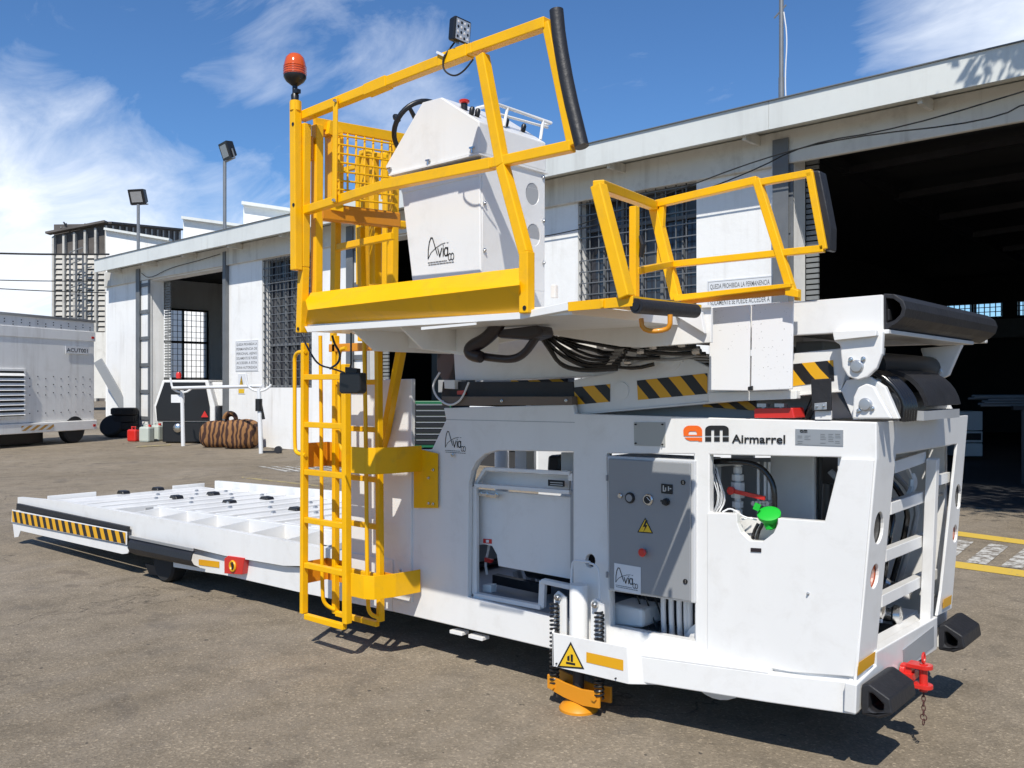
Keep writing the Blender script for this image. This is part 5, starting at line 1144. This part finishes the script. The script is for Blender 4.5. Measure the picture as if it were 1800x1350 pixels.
MB().tube([wl - u_ * .04, wl - u_ * .07], .01)

# --- control console
CY = -.75; dC = YV * .50
con = side('console_body', [(706, 338), (843, 307), (845, 500), (727, 515)], CY, .47, bevel=.006)
side('console_skirt', [(700, 318), (842, 281), (843, 308), (706, 340)], CY - .004, .478, bevel=.004)
side('console_hood', [(677, 293), (683, 306), (698, 306), (842, 268), (842, 213), (776, 171), (742, 180)], CY - .012, .49, bevel=.006)
MB().extr(pY([(683, 306), (842, 268), (842, 271), (684, 309)], CY - .022), YV * .51).build('hood_lip', W_, L)
for p in ((684, 300), (752, 286), (829, 264)):
    c = onY(*p, CY - .02); MB().bar(c + UP * .012 - Vector((.014, 0, 0)), c + UP * .012 + Vector((.014, 0, 0)), .008, .008).cyl(c - UP * .012, c + UP * .012, .004, 8).build('hood_latch', M['steel'], L)
# right hand box of the console, facing the load
cx = onY(843, 400, CY).x; ce = onX(956, 420, cx)
def cX(px, py, off=0.0): return onX(px, py, cx + off)
bx = [cX(845, 300), cX(956, 300), cX(956, 560), cX(845, 520)]
holeL = [ell(936, 341, 11.5, 19.5, -.2), ell(938, 413, 11.5, 19.5, -.2)]
MB().extr([cX(848, 271, .006), cX(958, 303, .006), cX(957, 560, .006), cX(848, 525, .006)], Vector((-.012, 0, 0)), [[cX(*p, .006) for p in h] for h in holeL]).build('console_end_panel', W_, L, bevel=.002)
yb1 = cX(957, 400).y
MB().box(cx - .50, cx - .01, yb1 - .02, yb1, 1.97, cX(957, 305).z).build('console_far_panel', W_, L)
for h_ in holeL: MB().extr([cX(*p, -.0065 + .0) for p in h_], Vector((-.0005, 0, 0)))
for h_ in holeL: MB().extr([cX(*p, .0035) for p in h_], Vector((-.002, 0, 0))).build('hole_shade_disc', M['undergrey'], L)  # grey discs paint the shaded inside of the panel holes
bolts_x = MB()
for p in ((851, 357), (851, 440), (848, 288), (954, 312), (955, 388), (955, 462)):
    MB().lathe(cX(*p, .007), (1, 0, 0), [(0, .010), (.005, .010), (.006, .005), (.011, .005)], 8).build('bolt', M['steel'], L)
MB().extr([cX(842, 214, .0), cX(957, 250, .0), cX(957, 302, .0), cX(842, 270, .0)], Vector((-.03, 0, 0))).build('lever_box_face', W_, L, bevel=.003)
a0, a1 = cX(842, 214), cX(957, 250)
MB().hexa([a0, a1, a1 + Vector((-.26, 0, .0)), a0 + Vector((-.26, 0, .0))] + [v - UP * .06 for v in (a0, a1, a1 + Vector((-.26, 0, 0)), a0 + Vector((-.26, 0, 0)))]).build('lever_box_top', W_, L, bevel=.003)
for i_, t_ in enumerate((.04, .12, .30, .55, .82)):
    b0 = a0.lerp(a1, t_) + Vector((-.07, 0, 0)); big = 1.0
    LV = MB().lathe(b0, (0, 0, 1), [(0, .018), (.02, .014), (.03, .006), (.045, .006)], 12).build('lever_base', M['steel'], L, smooth=True)
    MB().lathe(b0 + UP * .04, Vector((.1, .15, 1)), [(0, .007), (.012, .012), (.038, .013), (.048, .008)], 12).build('lever_grip', M['black'], LV, smooth=True)
MB().lathe(onY(816, 186, CY + .04), (0, 0, 1), [(-.05, .016), (.01, .016)], 14).build('button_housing', M['black'], L, smooth=True)
MB().lathe(onY(816, 186, CY + .04), (0, 0, 1), [(.011, .018), (.014, .024), (.024, .026), (.028, .02)], 18).build('stop_button', M['red'], L, smooth=True)
MB().extr([cX(843, 219, .004), cX(854, 224, .004), cX(855, 236, .004), cX(845, 234, .004)], Vector((-.002, 0, 0))).build('lamp_plate', M['sticker'], L)
r0, r1 = cX(870, 182, -.03), cX(968, 216, -.03)
MB().tube([r0 + Vector((-.12, 0, 0)), r0, r1, r1 + Vector((-.05, 0, 0))], .009, 10).tube([r0 + Vector((-.05, .0, -.025)), r1 + Vector((-.02, 0, -.02))], .007, 8).tube([cX(892, 190, -.03), cX(886, 222, -.03)], .008, 8).tube([cX(955, 211, -.03), cX(950, 245, -.03)], .008, 8).build('lever_guard', W_, L, smooth=True)
lo = onY(753, 455, CY - .0); lw = onY(799, 446, CY).x - lo.x
operator_logo(lo + Vector((0, -.001, 0)), Vector((1, 0, .0)).normalized(), UP, lw, L)
# steering wheel
sc = onY(738, 226, CY + .24); ax = Vector((-.80, .10, .62)).normalized(); n1 = ax.orthogonal().normalized(); n2 = ax.cross(n1)
sr = 48 * (sc - CAM).dot(FW) / FOC * 1.05
SW = MB().tube([sc + n1 * sr * math.cos(t_) + n2 * sr * math.sin(t_) for t_ in [2 * math.pi * j / 36 for j in range(36)]], .0135, 10, closed=True).build('steering_wheel', M['black'], L, smooth=True)
for a_ in (90, 210, 330): MB().tube([sc - ax * .02, sc + (n1 * math.cos(R(a_)) + n2 * math.sin(R(a_))) * sr], [.016, .010], 8).build('spoke', M['black'], SW, smooth=True)
MB().lathe(sc - ax * .04, ax, [(0, .03), (.03, .032), (.04, .02)], 16).build('hub', M['black'], SW, smooth=True)
ck = onY(699, 209, CY + .10); MB().lathe(ck, ax, [(-.02, .008), (.0, .014), (.02, .018), (.035, .012)], 14).build('wheel_knob', M['black'], SW, smooth=True)

# --- right hand gate over the bridge deck
xa = onY(1112, 530, PY).x
MB().extr([onY(998, 531, PY - .004), onY(1112, 521, PY - .004), onY(1112, 538, PY - .004), onY(998, 547, PY - .004)], YV * .008).build('step_edge', YL, L, bevel=.002)
z1 = onY(1112, 525, PY).z
MB().hexa([onY(998, 534, PY), onY(1112, 523, PY), Vector((xa, -.55, z1)), Vector((x1p, -.55, z1)), onY(998, 531, PY), onY(1112, 520, PY), Vector((xa, -.55, z1 + .012)), Vector((x1p, -.55, z1 + .012))]).build('step_plate', YL, L)
side('edge_rib', [(1055, 527), (1060, 526), (1060, 541), (1055, 542)], PY - .012, .01, YL)
bs, be = onY(1118, 538, PY), onX(1222, 547, xa + .03)
MB().tube([bs, bs.lerp(be, .5), be], .027, 18).build('rubber_sleeve', RB, L, smooth=True); MB().cyl(bs - (be - bs).normalized() * .004, bs, .016, 14).build('sleeve_bore', M['black'], L)
MB().tube([onY(1127, 560, -.95), onY(1129, 577, -.95), onY(1145, 583, -.93), onY(1170, 580, -.9), onY(1178, 573, -.9), onY(1178, 553, -.9)], .0095, 10, smooth=1).build('grab_handle', M['yeldark'], L, smooth=True)
A0, A1 = onY(1102, 523, PY), onY(1052, 326, PY)
def YB(px, py): return onY(px, py, -.12)
B0, B1 = YB(1190, 526), YB(1150, 362)
MB().bar(A0, A1, .045, .05, up=YV).build('gate_post', YL, L, bevel=.004); MB().bar(A1, B1, .045, .04).build('gate_rail', YL, L, bevel=.004); MB().bar(B1, B0, .045, .045, up=YV).build('gate_post', YL, L, bevel=.004)
C1, C0 = onY(1115, 363, -.82), onY(1115, 522, -.82)
MB().bar(C1, C0, .03, up=YV).build('gate_upright', YL, L, bevel=.003); MB().bar(onY(1117, 477, -.82), YB(1180, 464), .028).build('gate_rail', YL, L, bevel=.003)
MB().bar(YB(1165, 362), YB(1163, 400), .026, up=YV).bar(YB(1163, 400), YB(1160, 470), .026, up=YV).build('gate_upright', YL, L, bevel=.003)
MB().path([YB(1150, 360), YB(1332, 317)], .035, up=YV).build('gate_rail', YL, L, bevel=.003); MB().bar(YB(1332, 322), YB(1428, 304), .03, up=YV).build('gate_rail', YL, L, bevel=.003)
MB().bar(YB(1180, 465), YB(1449, 437), .03, up=YV).build('gate_rail', YL, L, bevel=.003); MB().bar(YB(1331, 316), YB(1392, 512), .036, up=YV).build('gate_post', YL, L, bevel=.004)
MB().bar(YB(1424, 303), YB(1449, 439), .03, up=YV).build('gate_end_bar', YL, L, bevel=.003)
MB().extr([YB(*p) for p in ((1427, 299), (1441, 300), (1449, 340), (1460, 400), (1459, 440), (1450, 441), (1438, 360))], YV * .07).build('rubber_pad', RB, L, bevel=.006)
MB().extr([YB(*p) for p in ((1190, 520), (1396, 499), (1396, 506), (1193, 530))], YV * -.04).build('gate_kick_plate', YL, L, bevel=.002)
MB().extr([YB(*p) for p in ((1193, 526), (1396, 505), (1396, 517), (1200, 535))], YV * .006).build('gate_kick_plate', M['yeldark'], L, bevel=.002)
MB().hexa([YB(1385, 502), YB(1408, 512), YB(1408, 524), YB(1385, 520)] + [v - YV * .03 for v in (YB(1385, 502), YB(1408, 512), YB(1408, 524), YB(1385, 520))]).build('gate_hinge', YL, L, bevel=.002)
MB().extr([YB(*p) for p in ((1395, 508), (1403, 508), (1403, 528), (1396, 528))], YV * .03).build('gate_stop', YL, L)
side('small_bracket', [(968, 500), (976, 500), (976, 524), (968, 524)], PY + .1, .02)
MB().tube([onY(1125, 415, -.8), onY(1130, 430, -.8), onY(1126, 452, -.8)], .012, 8).build('dark_grip', M['black'], L)

# --- ladder and its cage
FY, IY = -.36, -.185
def F(px, py): return onY(px, py, FY)
def I(px, py): return onY(px, py, IY)
MB().bar(F(536, 603), F(534, 1078), .030, .045, up=YV).build('ladder_rail', YL, L, bevel=.004)
MB().bar(F(608, 640), F(610, 1096), .040, .045, up=YV).build('ladder_rail', YL, L, bevel=.004)
for y in (663, 746, 829, 913, 992, 1082): 
    z = F(534, y).z; MB().bar(Vector((F(538, y).x, FY, z)), Vector((F(606, y).x, FY, z)), .035, .034).build('rung', YL, L, bevel=.003)
MB().bar(I(590, 590), I(590, 1078), .032, .04, up=YV).build('ladder_rail', YL, L, bevel=.004)
MB().bar(I(665, 596), I(669, 1092), .034, .04, up=YV).build('ladder_rail', YL, L, bevel=.004)
for y in (672, 752, 836, 915, 998, 1078):
    z = I(592, y).z; MB().bar(Vector((I(592, y).x, IY, z)), Vector((I(664, y).x, IY, z)), .03, .032).build('rung', YL, L, bevel=.003)
def tubeY(pts, Ys, r=.0125, name='handrail', mt=None): return MB().tube([onY(x, y, Y_) for (x, y), Y_ in zip(pts, Ys)], r, 12, smooth=2).build(name, mt or YL, L, smooth=True)
tubeY([(537, 618), (518, 620), (518, 650), (518, 780), (520, 797), (537, 800)], [FY - .01] * 6)
tubeY([(608, 612), (596, 615), (596, 650), (597, 770), (600, 790), (612, 805)], [FY + .06] * 6)
tubeY([(563, 590), (565, 760), (566, 1040), (570, 1062), (588, 1072)], [-.27, -.27, -.27, -.25, -.2])
tubeY([(640, 590), (643, 760), (646, 1060), (650, 1080), (667, 1086)], [-.27, -.27, -.27, -.25, -.2])
# tall inner mast of the ladder rising past the platform
for px_, top, bot, wd in ((588, 420, 600, .035), (640, 265, 600, .05), (658, 270, 600, .045), (680, 268, 600, .04)):
    MB().bar(onY(px_, top, IY + .1), onY(px_ - 2, bot, IY + .1), wd, up=YV).build('mast_tube', YL, L, bevel=.004)
tubeY([(630, 500), (628, 300), (632, 272), (650, 264), (660, 272)], [IY] * 5, .014)
MB().bar(onY(600, 300, IY + .1), onY(640, 290, IY + .1), .03).bar(onY(640, 268, IY + .1), onY(684, 276, IY + .1), .05, .03).build('mast_head', YL, L, bevel=.004)
MB().bar(I(582, 612), I(740, 606), .04, .05).build('ladder_head', M['yeldark'], L, bevel=.003)
MB().bar(onY(706, 612, -.12), onY(672, 792, -.02), .045, .05, up=YV).build('ladder_brace', YL, L, bevel=.004)
for a_, zc_ in ((0, (785, 832)),):
    pass
def band(xL, xR, yt, yb_, zofs):     # strap round the front of the ladder, fixed to the chassis side
    zt_, zb2 = onY(xR, yt, 0).z, onY(xR, yb_, 0).z; xr_ = onY(xR, yt, 0).x; xf = F(617, 900).x; xl_ = F(529, 900).x
    pts = [Vector((xr_, -.018, 0)), Vector((xr_ - .02, -.20, 0)), Vector((xr_ - .06, FY + .03, 0)), Vector((xr_ - .12, FY + .0, 0)), Vector((xf + .0, FY - .002, 0))]
    mb = MB()
    for a, b_ in zip(pts, pts[1:]):
        n_ = (b_ - a).normalized().cross(UP) * .006; mb.hexa([a + UP * zb2, b_ + UP * zb2, b_ + n_ + UP * zb2, a + n_ + UP * zb2, a + UP * zt_, b_ + UP * zt_, b_ + n_ + UP * zt_, a + n_ + UP * zt_])
    mb.build('ladder_bracket', YL, L, bevel=.001)
    MB().box(xl_ + .0, xl_ + .22, IY + .02, IY + .03, zb2, zt_).box(xl_, xl_ + .008, FY + .03, IY + .03, zb2, zt_).build('ladder_bracket', M['yeldark'], L)
    MB().box(xf - .0, xr_ - .02, IY + .03, IY + .04, zb2 + .02, zt_ - .02).build('ladder_bracket_back', M['yeldark'], L)
band(727, 745, 783, 828, 0); band(722, 743, 1000, 1040, 0)
side('bracket_flange_plate', [(727, 787), (769, 797), (769, 893), (727, 893)], -.02, .008, YL); bolts([(762, 826), (754, 840), (754, 885), (762, 886)], -.021, .009)
# cable box hanging under the platform
side('hanging_lamp', [(596, 655), (631, 655), (632, 688), (628, 692), (599, 692), (595, 688)], -.9, .05, M['black'], bevel=.008)
MB().tube([onY(617, 585, -.88), onY(617, 640, -.88), onY(614, 655, -.88)], .005, 6).tube(pY([(528, 585), (545, 620), (560, 642), (585, 648), (605, 655)], -.95), .005, 6, smooth=2).tube(pY([(584, 590), (588, 605), (598, 620), (596, 638), (580, 648)], -.93), .006, 6, smooth=2).build('hanging_cable', M['hose'], L, smooth=True)
side('lamp_clip', [(606, 645), (626, 648), (626, 656), (606, 655)], -.895, .03, M['black'])

# --- long low platform at the far end
NX = []
def pf(px, py, Y=-.02): return onY(px, py, Y)
side('platform_side', [(31, 874), (110, 881), (529, 956), (690, 985), (690, 1010), (529, 995), (498, 994.5), (395, 977), (345, 965), (226, 941), (31, 899)], -.02, .05, bevel=.006)
side('lower_side', [(296, 962), (345, 966), (395, 978), (498, 995), (690, 1008), (690, 1075), (526, 1041), (395, 1011), (300, 996)], .02, .03, bevel=.004)
side('side_guard', [(21, 896), (222, 935), (222, 958), (20, 918)], -.10, .01, W_); decal('hazard_tape', pY([(22, 917), (221, 956), (221, 936), (22, 898)], -.10), M['haz2'], L, u=17)
side('rubber_strip', [(29, 885), (223, 926), (223, 935), (28, 896)], -.07, .03, RB)
side('lower_guard', [(22, 919), (226, 960), (229, 964), (224, 973), (215, 974), (36, 933), (32, 944), (25, 945)], -.085, .012, W_)
P = [onY(232, 945, -.11), onY(343, 968, -.11)]; mb = MB(); pr = [(0, .0), (-.03, -.03), (-.04, -.08), (-.02, -.12), (.03, -.15)]
for (a1, z1_), (a2, z2_) in zip(pr, pr[1:]):
    q = [P[0] + YV * a1 + UP * z1_, P[1] + YV * a1 + UP * (z1_ * .9), P[1] + YV * a2 + UP * (z2_ * .9), P[0] + YV * a2 + UP * z2_]; mb.hexa(q + [v + YV * .01 for v in q])
mb.build('rubber_flap', RB, L, smooth=True)
MB().bar(P[0] + UP * .01 - YV * .02, P[1] + UP * .01 - YV * .02, .012, .02).build('flap_clamp', M['alu'], L)
decal('reflective_strip', pY([(350, 993), (386, 998), (386, 987), (350, 983)], .02), M['reflect'], L)
td = side('tie_down', [(394, 982), (400, 977), (429, 981), (425, 1010), (394, 1008)], -.03, .05, M['red'], bevel=.004)
MB().tube([onY(409, 995, -.035) + Vector((.035 * math.cos(t_), 0, .035 * math.sin(t_))) for t_ in [2 * math.pi * j / 16 for j in range(16)]], .01, 6, closed=True).build('tie_down_ring', M['reflect'], td, smooth=True)
MB().bar(onY(409, 988, -.04), onY(409, 1002, -.04), .02, .01, up=YV).build('tie_down_hook', M['dark'], td)
def pz(x): return .565 + (x + 3.9) * .022
XF, XN = -8.15, -2.9
# rim, sunken pockets, inner deck beam, cross slats, far rail
def strip(y0, y1, dz0, dz1, name, mt=None, xa_=XF, xb_=XN, bevel=.004):
    return MB().hexa([(xa_, y0, pz(xa_) + dz0), (xb_, y0, pz(xb_) + dz0), (xb_, y1, pz(xb_) + dz0), (xa_, y1, pz(xa_) + dz0), (xa_, y0, pz(xa_) + dz1), (xb_, y0, pz(xb_) + dz1), (xb_, y1, pz(xb_) + dz1), (xa_, y1, pz(xa_) + dz1)]).build(name, mt or W_, L, bevel=bevel)
YN, YF = .46, 1.85
strip(.03, YN, -.145, -.135, 'pocket_floor', M['cabinet'])
strip(YN, YN + .05, -.12, .0, 'deck_beam', xa_=-6.9)
strip(YF, YF + .05, -.12, .075, 'far_rail'); strip(YF + .05, YF + .09, .05, .07, 'far_rail_cap')
strip(.0, YF, -.18, -.15, 'platform_floor', M['dark'])
for k in range(9):
    x = -3.3 - k * .5
    MB().hexa([(x, .03, pz(x) - .12), (x + .02, .03, pz(x) - .12), (x + .02, YN, pz(x) - .12), (x, YN, pz(x) - .12), (x, .03, pz(x) - .045), (x + .02, .03, pz(x) - .045), (x + .02, YN, pz(x) - .005), (x, YN, pz(x) - .005)]).build('pocket_gusset', W_, L)
strip(YN + .02, YF, -.14, -.026, 'deck_base', M['deckgap'], bevel=0)
k = 0; x = -2.95
while x > XF + .1:
    y0 = YN + .05 if x > -6.9 else .12; w2 = .185
    MB().hexa([(x - w2, y0, pz(x) - .13), (x, y0, pz(x) - .13), (x, YF - .004, pz(x) - .13), (x - w2, YF - .004, pz(x) - .13), (x - w2, y0, pz(x)), (x, y0, pz(x)), (x, YF - .004, pz(x)), (x - w2, YF - .004, pz(x))]).build('deck_slat', W_, L, bevel=.008)
    for yy in ((.8, 1.25, 1.6) if k % 2 else (1.0, 1.45)):
        xx = x - w2 / 2; MB().cyl((xx, yy, pz(xx) + .004), (xx, yy + .03, pz(xx) + .004), .018, 8).build('roller', M['alu'], L)
    x -= .345; k += 1
for px_, py_ in ((210, 862), (271, 856), (303, 874), (368, 868), (396, 886), (462, 880), (513, 904)):
    q = onZ(px_, py_, .50); q.z = pz(q.x) + .012
    MB().extr([q + Vector((a_, 0, b_)) for a_, b_ in ((-.08, -.02), (.08, -.02), (.055, .016), (-.045, .02))], YV * .09).build('castor', M['black'], L, bevel=.01)
# front lip and raised stops
fe0 = onZ(34, 875, pz(-8.1)); 
MB().hexa([(XF - .30, .0, pz(XF) - .14), (XF, .0, pz(XF) - .14), (XF, YF, pz(XF) - .14), (XF - .30, YF, pz(XF) - .14), (XF - .28, .0, pz(XF) - .01), (XF, .0, pz(XF) - .01), (XF, YF, pz(XF) - .01), (XF - .28, YF, pz(XF) - .01)]).build('front_beam', W_, L, bevel=.01)
MB().box(XF - .32, XF - .30, .12, .62, pz(XF) - .05, pz(XF) + .035).build('end_stop', W_, L, bevel=.003)
MB().box(XF - .32, XF - .30, YF - .35, YF + .05, pz(XF) - .05, pz(XF) + .025).build('end_stop', W_, L, bevel=.003)
